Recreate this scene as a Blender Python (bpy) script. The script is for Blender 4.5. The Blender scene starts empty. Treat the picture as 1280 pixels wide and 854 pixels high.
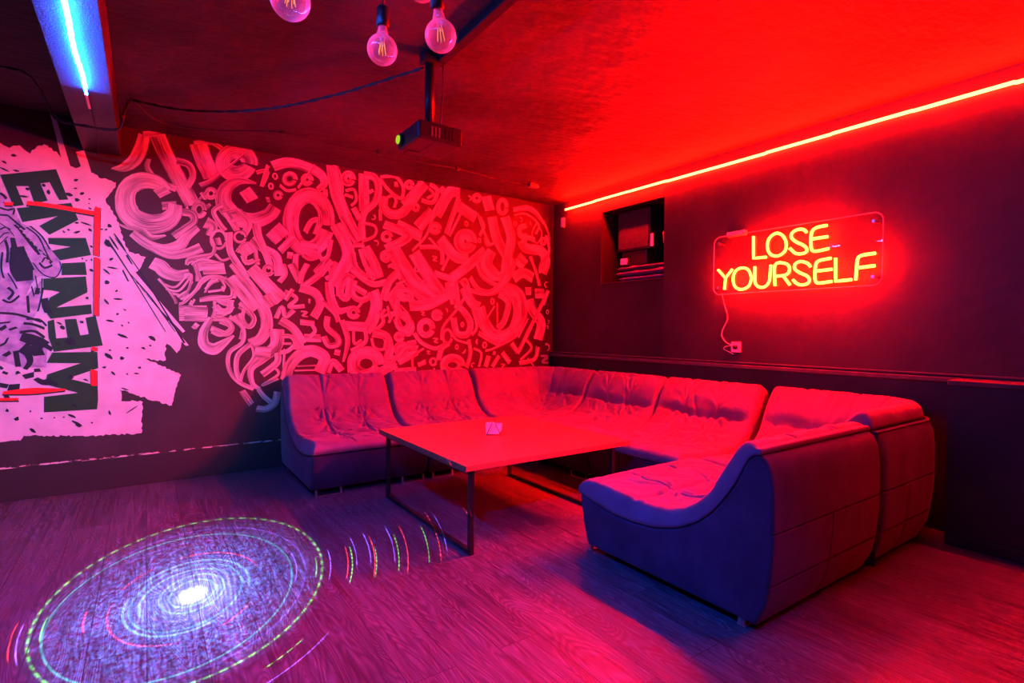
import bpy, bmesh, math, random
from mathutils import Vector, Matrix, noise
from mathutils.geometry import tessellate_polygon
SC = bpy.context.scene
COL = SC.collection
PI = math.pi

# ---------------------------------------------------------------- camera
FPX = 659.57
R = ((0.82142566, -0.00345863, 0.57030511), (-0.57025194, -0.01992147, 0.82122827), (0.00852098, -0.99979557, -0.0183363))
cd = bpy.data.cameras.new('camera'); cam = bpy.data.objects.new('camera', cd); COL.objects.link(cam)
cd.sensor_width = 36; cd.lens = FPX * 36 / 1280; cd.clip_start = .02
cam.matrix_world = Matrix(((R[0][0], -R[0][1], -R[0][2], 0), (R[1][0], -R[1][1], -R[1][2], 0), (R[2][0], -R[2][1], -R[2][2], 1.25), (0, 0, 0, 1)))
SC.camera = cam

# ---------------------------------------------------------------- light levels
RED = (1.0, .0020, .0005); RED_L = 1250
NEON = (1.0, .0015, .00015); NEON_L = 2100
BLUE = (.003, .10, 1.0); BLUE_L = 330
W = bpy.data.worlds.new('world'); SC.world = W; W.use_nodes = True
W.node_tree.nodes['Background'].inputs[0].default_value = (.35, .05, .5, 1)
W.node_tree.nodes['Background'].inputs[1].default_value = .002
SC.view_settings.view_transform = 'Standard'; SC.view_settings.look = 'None'
SC.view_settings.gamma = 1; SC.view_settings.exposure = 0; SC.view_settings.use_curve_mapping = False

# ---------------------------------------------------------------- node helpers
class NT:
    def __init__(s, nt): s.nt = nt; s.n = nt.nodes; s.l = nt.links
    def node(s, t, **k):
        a = s.n.new(t)
        for q, v in k.items(): setattr(a, q, v)
        return a
    def put(s, sock, v):
        if hasattr(v, 'is_output'): s.l.new(v, sock)
        elif isinstance(v, tuple) and len(v) == 3 and sock.type == 'RGBA': sock.default_value = (*v, 1)
        else: sock.default_value = v
    def m(s, op, a, b=0.0, c=None, clamp=False):
        x = s.node('ShaderNodeMath', operation=op); x.use_clamp = clamp
        s.put(x.inputs[0], a); s.put(x.inputs[1], b)
        if c is not None: s.put(x.inputs[2], c)
        return x.outputs[0]
    def mix(s, f, a, b, blend='MIX'):
        x = s.node('ShaderNodeMix', data_type='RGBA', blend_type=blend)
        s.put(x.inputs[0], f); s.put(x.inputs[6], a); s.put(x.inputs[7], b)
        return x.outputs[2]
    def noise(s, vec, scale=5., detail=3., rough=.5, dist=0.):
        x = s.node('ShaderNodeTexNoise'); s.put(x.inputs['Vector'], vec)
        x.inputs['Scale'].default_value = scale; x.inputs['Detail'].default_value = detail
        x.inputs['Roughness'].default_value = rough; x.inputs['Distortion'].default_value = dist
        return x.outputs[0]
    def mapping(s, vec, scale=(1, 1, 1), rot=(0, 0, 0), loc=(0, 0, 0)):
        x = s.node('ShaderNodeMapping'); s.put(x.inputs[0], vec)
        x.inputs['Scale'].default_value = scale; x.inputs['Rotation'].default_value = rot; x.inputs['Location'].default_value = loc
        return x.outputs[0]
    def ramp(s, f, stops):
        x = s.node('ShaderNodeValToRGB'); s.put(x.inputs[0], f)
        e = x.color_ramp.elements
        while len(e) < len(stops): e.new(.5)
        for q, (p, c) in zip(e, stops): q.position = p; q.color = (*c, 1) if isinstance(c, tuple) else (c, c, c, 1)
        return x.outputs[0]
    def bump(s, h, st=.3, dist=.01):
        x = s.node('ShaderNodeBump'); s.put(x.inputs['Height'], h)
        x.inputs['Strength'].default_value = st; x.inputs['Distance'].default_value = dist
        return x.outputs[0]
def mat(name):
    m = bpy.data.materials.new(name); m.use_nodes = True
    t = NT(m.node_tree); t.b = m.node_tree.nodes['Principled BSDF']; t.mat = m
    t.obj = t.node('ShaderNodeTexCoord').outputs['Object']
    return t
def setp(t, base=None, rough=None, metal=None, spec=None, normal=None, sheen=None, coat=None):
    b = t.b
    if base is not None: t.put(b.inputs['Base Color'], base)
    if rough is not None: t.put(b.inputs['Roughness'], rough)
    if metal is not None: b.inputs['Metallic'].default_value = metal
    if spec is not None: b.inputs['Specular IOR Level'].default_value = spec
    if normal is not None: t.put(b.inputs['Normal'], normal)
    if sheen is not None: b.inputs['Sheen Weight'].default_value = sheen; b.inputs['Sheen Roughness'].default_value = .4
    if coat is not None: b.inputs['Coat Weight'].default_value = coat
    return t.mat
def noisy(name, c1, c2, scale=8, rough=.6, bs=.2, bscale=60, metal=0, spec=.5, sheen=None, bdist=.004):
    t = mat(name)
    f = t.noise(t.obj, scale, 4)
    f = t.ramp(f, [(.3, 0.), (.7, 1.)])
    return setp(t, t.mix(f, c1, c2), rough, metal, spec, t.bump(t.noise(t.obj, bscale, 3), bs, bdist), sheen)
def emis(name, col, L, flick=0):
    t = mat(name); e = t.node('ShaderNodeEmission')
    e.inputs[0].default_value = (*col, 1); e.inputs[1].default_value = L
    if flick:
        f = t.noise(t.mapping(t.obj, (40, 40, 40)), 1, 1)
        t.put(e.inputs[1], t.m('MULTIPLY_ADD', f, L * flick, L * (1 - flick / 2)))
    t.l.new(e.outputs[0], t.n['Material Output'].inputs[0]); return t.mat

# floor: grey brown laminate planks running along y
t = mat('laminate_planks')
v = t.mapping(t.obj, (1, 1, 1), (0, 0, PI / 2))
br = t.node('ShaderNodeTexBrick'); t.put(br.inputs['Vector'], v)
br.offset = .37; br.offset_frequency = 2; br.squash = 1
for k, q in (('Scale', 1), ('Mortar Size', .0022), ('Mortar Smooth', .1), ('Bias', 0), ('Brick Width', 1.25), ('Row Height', .19)): br.inputs[k].default_value = q
br.inputs['Color1'].default_value = (.2, .2, .2, 1); br.inputs['Color2'].default_value = (.8, .8, .8, 1); br.inputs['Mortar'].default_value = (0, 0, 0, 1)
sep = t.node('ShaderNodeSeparateColor'); t.l.new(br.outputs['Color'], sep.inputs[0]); rnd = sep.outputs[0]
off = t.node('ShaderNodeCombineXYZ'); t.put(off.inputs[0], t.m('MULTIPLY', rnd, 7.)); t.put(off.inputs[1], t.m('MULTIPLY', rnd, 31.))
va = t.node('ShaderNodeVectorMath', operation='ADD'); t.l.new(t.obj, va.inputs[0]); t.l.new(off.outputs[0], va.inputs[1])
g1 = t.noise(t.mapping(va.outputs[0], (34, 1.6, 1)), 1.6, 5, .62, .6)
fld = t.noise(t.mapping(va.outputs[0], (5.5, .9, 1)), 1.0, 2, .5, .5)
rings = t.m('SINE', t.m('MULTIPLY', fld, 230.))
rings = t.m('MULTIPLY_ADD', rings, .5, .5)
grain = t.m('MULTIPLY', t.ramp(g1, [(.34, .25), (.66, 1.)]), t.m('MULTIPLY_ADD', rings, .55, .45))
col = t.mix(grain, (.011, .013, .020), (.135, .145, .19))
tone = t.m('MULTIPLY_ADD', rnd, .5, .72)
col = t.mix(1., col, tone, 'MULTIPLY')
col = t.mix(t.m('MULTIPLY', br.outputs['Fac'], .6), col, (.012, .01, .01))
h = t.m('SUBTRACT', grain, t.m('MULTIPLY', br.outputs['Fac'], 2.))
M_FLOOR = setp(t, col, t.m('MULTIPLY_ADD', grain, .18, .34), 0, .45, t.bump(h, .35, .003))

# plaster ceiling, dark paint
t = mat('painted_plaster_ceiling')
big = t.noise(t.obj, 1.1, 5, .6); fine = t.noise(t.mapping(t.obj, (1, 2.2, 1)), 7, 4, .6)
M_CEIL = setp(t, t.mix(t.ramp(big, [(.35, 0.), (.7, 1.)]), (.022, .015, .016), (.068, .048, .05)), .66, 0, .3,
              t.bump(t.m('ADD', t.m('MULTIPLY', big, 2.), fine), .5, .03))
M_WALL = noisy('black_wall_paint', (.020, .014, .013), (.034, .024, .023), 3, .5, .35, 14, spec=.35, bdist=.006)
M_MURALWALL = noisy('mural_wall_black_paint', (.020, .012, .015), (.034, .021, .026), 4, .6, .3, 20, spec=.3, bdist=.004)
t = mat('scuffed_plinth_paint')
sc = t.noise(t.mapping(t.obj, (9, 1, 60)), 1.5, 4, .7)
sepx = t.node('ShaderNodeSeparateXYZ'); t.l.new(t.obj, sepx.inputs[0])
edge = t.m('MULTIPLY', t.m('GREATER_THAN', sepx.outputs[2], .238), t.m('GREATER_THAN', sc, .52))
M_PLINTH = setp(t, t.mix(edge, (.020, .016, .018), (.55, .5, .5)), .6, 0, .3)
M_BLACK = noisy('black_painted_metal', (.012, .012, .013), (.022, .021, .022), 20, .38, .1, 90, metal=.3)
M_BLACKP = noisy('black_plastic', (.006, .006, .007), (.010, .010, .011), 30, .36, .05, 200)
M_RUBBER = noisy('black_rubber_cable', (.010, .010, .011), (.018, .017, .018), 30, .45, .1, 150)
M_BODY = noisy('suede_sofa_body', (.036, .024, .055), (.058, .038, .085), 7, .8, .35, 220, spec=.1, sheen=.12, bdist=.003)
M_CUSH = noisy('suede_cushion', (.095, .066, .125), (.14, .10, .19), 5, .75, .3, 260, spec=.12, sheen=.15, bdist=.002)
M_CHROME = noisy('brushed_steel', (.55, .55, .56), (.7, .7, .7), 20, .28, .05, 90, metal=1)
M_TRIM = noisy('glossy_dark_trim', (.06, .05, .05), (.09, .08, .08), 12, .3, .1, 40)
M_GRILLE = noisy('speaker_cloth', (.02, .018, .018), (.035, .03, .03), 30, .9, .4, 300)
# walnut veneer table
t = mat('table_veneer')
g = t.noise(t.mapping(t.obj, (2, 26, 2)), 2, 5, .6, .4)
M_TABLE = setp(t, t.mix(g, (.36, .12, .06), (.52, .17, .07)), .42, 0, .22)
M_TEDGE = noisy('raw_table_edge', (.08, .045, .03), (.19, .11, .06), 40, .55, .4, 120)
M_PAPER = noisy('white_paper', (.8, .8, .8), (.88, .88, .88), 10, .8, .1, 100)
M_WHITEP = noisy('white_plastic', (.6, .6, .6), (.7, .7, .7), 10, .4, .05, 90)
M_GREYFAB = noisy('dark_cloth', (.05, .04, .045), (.12, .09, .1), 9, .9, .5, 60, sheen=.2)
M_BEAM = None
t = mat('crinkled_foil_beam_face')
vor = t.node('ShaderNodeTexVoronoi'); vor.feature = 'DISTANCE_TO_EDGE'; vor.inputs['Scale'].default_value = 95; t.l.new(t.obj, vor.inputs['Vector'])
cr = t.noise(t.obj, 120, 3, .7)
sy = t.node('ShaderNodeSeparateXYZ'); t.l.new(t.obj, sy.inputs[0])
lit_foil = t.m('LESS_THAN', sy.outputs[1], 3.86)
spk = t.ramp(cr, [(.4, (.02, .025, .03)), (.66, (.13, .17, .2))])
t2c = t.mix(lit_foil, (.018, .014, .02), spk)  # darker past the tape's end: shade of the unlit stretch put into the colour
M_BEAM = setp(t, t2c, .45, 0, .4, t.bump(t.m('MULTIPLY', cr, lit_foil), .9, .006))
M_RED = emis('red_led_tape', RED, RED_L)
M_NEON = emis('neon_tube_red', NEON, NEON_L)
M_BLUE = emis('blue_led_tape', BLUE, BLUE_L); M_BLUE_BACKGLOW = emis('blue_tape_added_backglow', BLUE, BLUE_L * 1.1)  # glow on the tape's back and sides is added to light the beam
def clear(name, tint, refl, rough=.05, edge=.0):
    t = mat(name)
    tr = t.node('ShaderNodeBsdfTransparent'); tr.inputs[0].default_value = (*tint, 1)
    gl = t.node('ShaderNodeBsdfGlossy'); gl.inputs['Roughness'].default_value = rough
    lw = t.node('ShaderNodeFresnel'); lw.inputs[0].default_value = 1.45
    f = t.m('MULTIPLY', lw.outputs[0], .4, clamp=True)
    if edge: f = t.m('ADD', f, edge, clamp=True)
    mx = t.node('ShaderNodeMixShader'); t.put(mx.inputs[0], f)
    t.l.new(tr.outputs[0], mx.inputs[1]); t.l.new(gl.outputs[0], mx.inputs[2])
    t.l.new(mx.outputs[0], t.n['Material Output'].inputs[0]); return t.mat
M_ACRYL = clear('clear_acrylic', (.98, .98, .98), .03, .01)
# blown glass bulb, lightly frosted
t = mat('tinted_bulb_glass')
tr = t.node('ShaderNodeBsdfTransparent'); tr.inputs[0].default_value = (.93, .93, .93, 1)
gl = t.node('ShaderNodeBsdfGlossy'); gl.inputs['Roughness'].default_value = .04
df = t.node('ShaderNodeBsdfDiffuse'); df.inputs[0].default_value = (.8, .72, .76, 1)
tl = t.node('ShaderNodeBsdfTranslucent'); tl.inputs[0].default_value = (.8, .72, .76, 1)
ad = t.node('ShaderNodeMixShader'); ad.inputs[0].default_value = .5; t.l.new(df.outputs[0], ad.inputs[1]); t.l.new(tl.outputs[0], ad.inputs[2])
lw = t.node('ShaderNodeLayerWeight'); lw.inputs[0].default_value = .3
m1 = t.node('ShaderNodeMixShader'); t.put(m1.inputs[0], t.m('MULTIPLY_ADD', lw.outputs['Facing'], .75, .14, clamp=True)); t.l.new(tr.outputs[0], m1.inputs[1]); t.l.new(ad.outputs[0], m1.inputs[2])
m2 = t.node('ShaderNodeMixShader'); t.put(m2.inputs[0], t.m('MULTIPLY_ADD', lw.outputs['Fresnel'], .6, .06, clamp=True)); t.l.new(m1.outputs[0], m2.inputs[1]); t.l.new(gl.outputs[0], m2.inputs[2])
t.l.new(m2.outputs[0], t.n['Material Output'].inputs[0]); M_BULB = t.mat
M_FILA = emis('dim_filament', (1, .45, .06), 1.6)
M_LENS = emis('projector_lens_glow', (.45, .75, .02), .9)

# mural paints: uv.x = metres along the stroke, uv.y across
def paint(name, hi, lo, streak=1.0):
    t = mat(name)
    uv = t.node('ShaderNodeUVMap').outputs[0]
    s1 = t.noise(t.mapping(uv, (2.2, 16, 1)), 1.4, 4, .65)
    s2 = t.noise(t.mapping(uv, (1.6, 1.1, 1)), 1.7, 2)
    f = t.m('ADD', t.m('MULTIPLY', s1, .6), t.m('MULTIPLY', s2, .55))
    f = t.ramp(f, [(.485, .0), (.70, 1.)])
    sx = t.node('ShaderNodeSeparateXYZ'); t.l.new(uv, sx.inputs[0])
    e = t.m('ABSOLUTE', t.m('SUBTRACT', sx.outputs[1], .5))
    wob = t.noise(t.mapping(uv, (6, .1, 1)), 3, 2)
    e = t.m('GREATER_THAN', t.m('MULTIPLY_ADD', wob, .05, e), .50)
    c = t.mix(t.m('MULTIPLY', f, streak), hi, lo)
    c = t.mix(t.m('MULTIPLY', e, .75 if streak > .5 else .2), c, tuple(x * .25 for x in lo))
    return setp(t, c, .6, 0, .3)
M_PW = paint('white_mural_paint', (.46, .41, .45), (.06, .048, .055))
def flat(name, a, b, sc=9):
    return noisy(name, a, b, sc, .6, .15, 60, spec=.3)
M_PSPL = flat('white_splash_paint', (.42, .38, .42), (.54, .49, .53), 7)
M_PB = flat('black_mural_paint', (.008, .007, .01), (.014, .012, .016))
M_PG = flat('green_letter_paint', (.007, .040, .006), (.010, .052, .008))
M_PR = flat('red_frame_paint', (.72, .004, .004), (.80, .006, .006))
M_PV = flat('violet_grey_paint', (.16, .12, .24), (.44, .36, .48), 14)

# ---------------------------------------------------------------- mesh helpers
def tag(o, label=None, cat=None, group=None, kind=None):
    if label: o['label'] = label
    if cat: o['category'] = cat
    if group: o['group'] = group
    if kind: o['kind'] = kind
    return o
def empty(name, loc=(0, 0, 0), rz=0, label=None, cat=None, group=None):
    o = bpy.data.objects.new(name, None); COL.objects.link(o)
    o.location = loc; o.rotation_euler = (0, 0, rz); o.empty_display_size = .1
    return tag(o, label, cat, group)
def obj(name, me, mats, parent=None, loc=None, smooth=False, label=None):
    o = bpy.data.objects.new(name, me); COL.objects.link(o)
    for m in (mats if isinstance(mats, (list, tuple)) else [mats]): me.materials.append(m)
    if parent: o.parent = parent
    if loc: o.location = loc
    if smooth:
        for p in me.polygons: p.use_smooth = True
    if label: o['label'] = label
    return o
def fromdata(name, vs, fs, mats, parent=None, smooth=False, label=None):
    me = bpy.data.meshes.new(name); me.from_pydata([tuple(v) for v in vs], [], fs); me.validate(); me.update()
    return obj(name, me, mats, parent, None, smooth, label)
class MB:
    def __init__(s): s.bm = bmesh.new()
    def box(s, a, b, bev=0, seg=2, mi=0):
        x0, y0, z0 = (min(p, q) for p, q in zip(a, b)); x1, y1, z1 = (max(p, q) for p, q in zip(a, b))
        v = [s.bm.verts.new(p) for p in ((x0, y0, z0), (x1, y0, z0), (x1, y1, z0), (x0, y1, z0), (x0, y0, z1), (x1, y0, z1), (x1, y1, z1), (x0, y1, z1))]
        fs = [s.bm.faces.new([v[i] for i in f]) for f in ((0, 3, 2, 1), (4, 5, 6, 7), (0, 1, 5, 4), (1, 2, 6, 5), (2, 3, 7, 6), (3, 0, 4, 7))]
        for f in fs: f.material_index = mi
        if bev:
            es = list({e for f in fs for e in f.edges})
            r = bmesh.ops.bevel(s.bm, geom=es, offset=bev, segments=seg, affect='EDGES', profile=.5)
            for f in r['faces']: f.material_index = mi
        return s
    def tube(s, pts, r, n=8, closed=False, cap=True):
        pts = [Vector(p) for p in pts]; N = len(pts); rings = []
        up = None
        for i, p in enumerate(pts):
            a = pts[(i - 1) % N] if (closed or i) else p; b = pts[(i + 1) % N] if (closed or i < N - 1) else p
            d = (b - a).normalized()
            if up is None: up = Vector((0, 0, 1)) if abs(d.z) < .9 else Vector((1, 0, 0))
            x = d.cross(up).normalized(); y = x.cross(d).normalized(); up = y
            rr = r[i] if isinstance(r, (list, tuple)) else r
            rings.append([s.bm.verts.new(p + x * math.cos(k * 2 * PI / n) * rr + y * math.sin(k * 2 * PI / n) * rr) for k in range(n)])
        for i in range(N if closed else N - 1):
            a, b = rings[i], rings[(i + 1) % N]
            for k in range(n): s.bm.faces.new((a[k], a[(k + 1) % n], b[(k + 1) % n], b[k]))
        if cap and not closed: s.bm.faces.new(rings[0][::-1]); s.bm.faces.new(rings[-1])
        return s
    def lathe(s, prof, n=24, M=None):
        rings = []
        for r, z in prof:
            rings.append([s.bm.verts.new((r * math.cos(k * 2 * PI / n), r * math.sin(k * 2 * PI / n), z)) for k in range(n)])
        vs = [v for q in rings for v in q]
        for a, b in zip(rings, rings[1:]):
            for k in range(n): s.bm.faces.new((a[k], a[(k + 1) % n], b[(k + 1) % n], b[k]))
        s.bm.faces.new(rings[0][::-1]); s.bm.faces.new(rings[-1])
        if M: bmesh.ops.transform(s.bm, matrix=M, verts=vs)
        return s
    def prism(s, poly, h, M):
        """poly in local xy, extruded 0..h in z, transformed by M"""
        a = [s.bm.verts.new(M @ Vector((x, y, 0))) for x, y in poly]; b = [s.bm.verts.new(M @ Vector((x, y, h))) for x, y in poly]
        s.bm.faces.new(a[::-1]); s.bm.faces.new(b)
        for i in range(len(a)): s.bm.faces.new((a[i], a[(i + 1) % len(a)], b[(i + 1) % len(a)], b[i]))
        return s
    def build(s, name, mats, parent=None, smooth=False, label=None):
        bmesh.ops.recalc_face_normals(s.bm, faces=s.bm.faces)
        me = bpy.data.meshes.new(name); s.bm.to_mesh(me); s.bm.free()
        o = obj(name, me, mats, parent, None, smooth, label)
        return o
def spline(pts, step=.02, closed=False):
    """Catmull-Rom through n-d points"""
    n = len(pts); out = []
    if n == 2:
        a, b = pts; m = max(1, int(math.dist(a[:2], b[:2]) / step))
        return [tuple(x + (y - x) * i / m for x, y in zip(a, b)) for i in range(m + 1)]
    for i in range(n - 1):
        p0, p1, p2, p3 = pts[max(0, i - 1)], pts[i], pts[i + 1], pts[min(n - 1, i + 2)]
        if closed and i == 0: p0 = pts[-2]
        if closed and i == n - 2: p3 = pts[1]
        m = max(2, int(math.dist(p1[:3], p2[:3]) / step))
        for k in range(m):
            q = k / m
            out.append(tuple(.5 * (2 * b + (c - a) * q + (2 * a - 5 * b + 4 * c - d) * q * q + (3 * b - a - 3 * c + d) * q ** 3) for a, b, c, d in zip(p0, p1, p2, p3)))
    out.append(tuple(pts[-1])); return out

# ---------------------------------------------------------------- room
YM = 5.18; XR = 4.18; ZC = 2.84; X0 = -3.2; Y0 = -3.4
def struct(name, mb, m): return tag(mb.build(name, m), kind='structure')
struct('floor', MB().box((X0, Y0, -.1), (XR + .2, YM + .2, 0)), M_FLOOR)
# ceiling, gently uneven plaster
vs = []; fs = []; nx, ny = 90, 100
for j in range(ny + 1):
    for i in range(nx + 1):
        x = X0 + (XR + .05 - X0) * i / nx; y = Y0 + (YM + .03 - Y0) * j / ny
        e = min(1, (XR - x) / .3, (YM - y) / .3)
        vs.append((x, y, ZC + max(0, e) * .010 * noise.noise((x * .9, y * .7, 3)) + max(0, e) * .004 * noise.noise((x * 4, y * 2.5, 9))))
for j in range(ny):
    for i in range(nx):
        a = j * (nx + 1) + i; fs.append((a, a + nx + 1, a + nx + 2, a + 1))
n0 = len(vs); vs += [(X0, Y0, ZC + .2), (XR + .05, Y0, ZC + .2), (XR + .05, YM + .03, ZC + .2), (X0, YM + .03, ZC + .2)]; fs.append((n0, n0 + 1, n0 + 2, n0 + 3))
tag(fromdata('ceiling', vs, fs, M_CEIL, smooth=True), kind='structure')
struct('wall_mural', MB().box((X0, YM, 0), (XR + .4, YM + .15, ZC + .1)), M_MURALWALL)
struct('wall_left', MB().box((X0 - .15, Y0, 0), (X0, YM + .15, ZC + .1)), M_WALL)
struct('wall_back', MB().box((X0 - .15, Y0 - .15, 0), (XR + .4, Y0, ZC + .1)), M_WALL)
# right wall with a deep hatch; the part beyond the hatch sits 4 cm further back
NY0, NY1, NZ0, NZ1 = 3.42, 4.32, 1.80, 2.60
w = MB()
w.box((XR, Y0, 0), (XR + .15, NY0, ZC + .1))
w.box((XR + .04, NY1, 0), (XR + .15, YM, ZC + .1))
w.box((XR + .04, NY0, 0), (XR + .15, NY1, NZ0)); w.box((XR + .04, NY0, NZ1), (XR + .15, NY1, ZC + .1))
w.box((XR + .7, NY0 - .1, NZ0 - .1), (XR + .75, NY1 + .1, NZ1 + .1))
w.box((XR + .15, NY0 - .1, NZ0 - .1), (XR + .75, NY0, NZ1 + .1)); w.box((XR + .15, NY1, NZ0 - .1), (XR + .75, NY1 + .1, NZ1 + .1))
w.box((XR + .15, NY0, NZ0 - .1), (XR + .75, NY1, NZ0)); w.box((XR + .15, NY0, NZ1), (XR + .75, NY1, NZ1 + .1))
struct('wall_right', w, M_WALL)
struct('trim_1', MB().box((XR - .022, Y0, .955), (XR + .05, YM, .985), .004).box((XR - .012, Y0, .998), (XR + .05, YM, 1.008), .002), M_TRIM)
struct('wall_right_lower', MB().box((3.945, Y0, .0), (XR + .05, 1.10, .955)), M_WALL)
struct('trim_4', MB().box((3.93, Y0, .955), (XR - .01, 1.10, .985), .004), M_TRIM)
struct('trim_2', MB().box((XR + .02, NY0 - .012, 1.008), (XR + .06, NY0 + .006, NZ0), .003), M_WALL)
struct('trim_3', MB().box((XR + .025, NY1 - .004, NZ0), (XR + .06, NY1 + .014, NZ1), .003).box((XR + .025, NY0, NZ0 - .014), (XR + .06, NY1, NZ0 + .002), .003), M_WALL)
struct('baseboard_mural', MB().box((X0, YM - .035, 0), (1.02, YM, .246), .004), M_PLINTH)
struct('baseboard_right', MB().box((3.935, Y0, .0), (XR, 1.10, .07), .002), M_WALL)

# ---------------------------------------------------------------- sofa
P_TOP = [(.03, .755), (.045, .785), (.075, .80), (.115, .795), (.15, .765), (.21, .667), (.28, .545), (.35, .475), (.42, .433), (.50, .400), (.58, .388), (.70, .392), (.85, .402), (1.0, .412), (1.06, .412), (1.10, .403), (1.115, .388)]
P_BOT = [(.0, .745), (.03, .752), (.06, .750), (.09, .72), (.14, .61), (.19, .535), (.25, .457), (.33, .385), (.43, .33), (.56, .29), (.70, .275), (.84, .275), (1.0, .30), (1.12, .325)]
def interp(P, d):
    if d <= P[0][0]: return P[0][1]
    for (a, za), (b, zb) in zip(P, P[1:]):
        if d <= b: return za + (zb - za) * (d - a) / (b - a)
    return P[-1][1]
def sm(P, d):  # light smoothing
    return (interp(P, d - .02) + 2 * interp(P, d) + interp(P, d + .02)) / 4
def top_h(d, up): return up * .55 * math.exp(-((d - .205) / .05) ** 2) + sm(P_TOP, d) + up * max(0, min(1, (.30 - d) / .2))
def wrinkle(x, y, d, seed, seams):
    """folds in the suede: fine ripples radiating from tufting points, plus broad puffs"""
    h = 0
    for (cx, cy, k, ph) in seams:
        dx, dy = x - cx, y - cy; r = math.hypot(dx, dy) + 1e-4
        a = math.atan2(dy, dx)
        w = math.exp(-((r - .09) / .10) ** 2)
        h += .009 * w * (math.sin(a * (k + 4) + ph + 2.2 * noise.noise((dx * 7, dy * 7, seed))) - .3)
        h -= .012 * math.exp(-(r / .03) ** 2)
    n = noise.noise((x * 3.2 + seed, y * 9, seed * 1.7)); n2 = noise.noise((x * 11, y * 5 + seed, seed))
    n3 = noise.noise((x * 5 + y * 6 + seed, (x - y) * 2.2, seed * 3))
    h += .010 * (abs(n) * -1.6 + .35) + .005 * n2 - .016 * max(0, 1 - abs(n3) * 9)
    return h
def cushion_mesh(xs, ys, dfun, efun, up, seed, sx, seamd, tufts, clampf=lambda x, y: (x, y), sy=None):
    """soft pad: upper surface and flat underside over the same footprint"""
    nx, ny = len(xs), len(ys); top = []; bot = []
    for y in ys:
        for x in xs:
            X, Y = clampf(x, y); d = dfun(X, Y); e = efun(X, Y)
            B = sm(P_BOT, d) + .004; T = top_h(d, up)
            g = 1 - max(0, 1 - e / .05) ** 2.2; g = max(0, g) ** .5
            w = min(1, e / .12)
            T += w * wrinkle(X, Y, d, seed, tufts)
            for s in sx(X, Y): T -= w * .020 * math.exp(-(s / .0075) ** 2)
            for q in seamd: T -= w * (.026 + up * .5) * math.exp(-((d - q + .012 * noise.noise((X * 5, Y * 5, seed))) / .012) ** 2)
            T = max(T, B + .03)
            top.append((X, Y, B + .02 + (T - B - .02) * g)); bot.append((X, Y, B))
    vs = top + bot; N = nx * ny; fs = []
    for j in range(ny - 1):
        for i in range(nx - 1):
            a = j * nx + i
            fs.append((a, a + 1, a + nx + 1, a + nx)); fs.append((N + a, N + a + nx, N + a + nx + 1, N + a + 1))
    bd = [i for i in range(nx)] + [j * nx + nx - 1 for j in range(1, ny)] + [(ny - 1) * nx + i for i in range(nx - 2, -1, -1)] + [j * nx for j in range(ny - 2, 0, -1)]
    for k in range(len(bd)):
        a, b = bd[k], bd[(k + 1) % len(bd)]; fs.append((b, a, N + a, N + b))
    return vs, fs
def graded(a, b, step, fine, band):
    out = []; x = a
    while x < b - 1e-6:
        out.append(x); e = min(x - a, b - x); x += fine if e < band else step
    if b - out[-1] < fine * .4: out.pop()
    out.append(b); return out
BACKP = [(.045, .045), (.0, .14), (-.014, .215), (-.008, .222), (-.016, .229), (-.028, .36), (-.030, .435), (-.022, .441), (-.030, .447), (-.028, .60), (-.018, .69), (.002, .735), (.02, .75)]
def straight_body(Wd, name, root):
    pr = list(BACKP) + [(d, z) for d, z in P_BOT[1:-1]] + [(1.105, .318), (1.10, .25), (1.085, .166), (1.05, .06), (1.03, .045)]
    n = len(pr); nr = []
    for i in range(n):
        a, b = pr[i - 1], pr[(i + 1) % n]; dx, dz = b[0] - a[0], b[1] - a[1]; l = math.hypot(dx, dz); nr.append((dz / l, -dx / l))
    for i in range(1, 11): nr[i] = (1, 0)
    r = .02
    ts = [(0, r)] + [(r * (1 - math.cos(k * PI / 10)), r * (1 - math.sin(k * PI / 10))) for k in range(1, 6)]
    sl = ts + [(Wd / 2 - .012, 0), (Wd / 2 - .004, 0), (Wd / 2, 0), (Wd / 2 + .004, 0), (Wd / 2 + .012, 0)] + [(Wd - q, o) for q, o in reversed(ts)]
    vs = []; fs = []
    for q, off in sl:
        for i, (d, z) in enumerate(pr):
            x = off
            if abs(q - Wd / 2) < .003 and i < 7: x = .008
            vs.append((q, d + nr[i][0] * x, z + nr[i][1] * x))
    for k in range(len(sl) - 1):
        for i in range(n): a = k * n + i; b = k * n + (i + 1) % n; fs.append((a, b, b + n, a + n))
    for o_ in (0, (len(sl) - 1) * n):
        for tri in tessellate_polygon([[Vector((vs[o_ + i][1], vs[o_ + i][2], 0)) for i in range(n)]]): fs.append(tuple(o_ + k for k in tri))
    o = fromdata(name, vs, fs, M_BODY, root, True)
    bm = bmesh.new(); bm.from_mesh(o.data); bmesh.ops.recalc_face_normals(bm, faces=bm.faces)
    for e in bm.edges:
        if len(e.link_faces) == 2 and e.calc_face_angle(0) > .7: e.smooth = False
    bm.to_mesh(o.data); bm.free()
    return o
def feet(root, spots):
    for x, y, a in spots:
        f = MB().box((-.10, -.02, 0), (.10, .02, .012), .003).box((-.10, -.015, .01), (-.085, .015, .05), .002).box((.085, -.015, .01), (.10, .015, .05), .002)
        o = f.build('foot', M_CHROME, root); o.location = (x, y, 0); o.rotation_euler = (0, 0, a)
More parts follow.
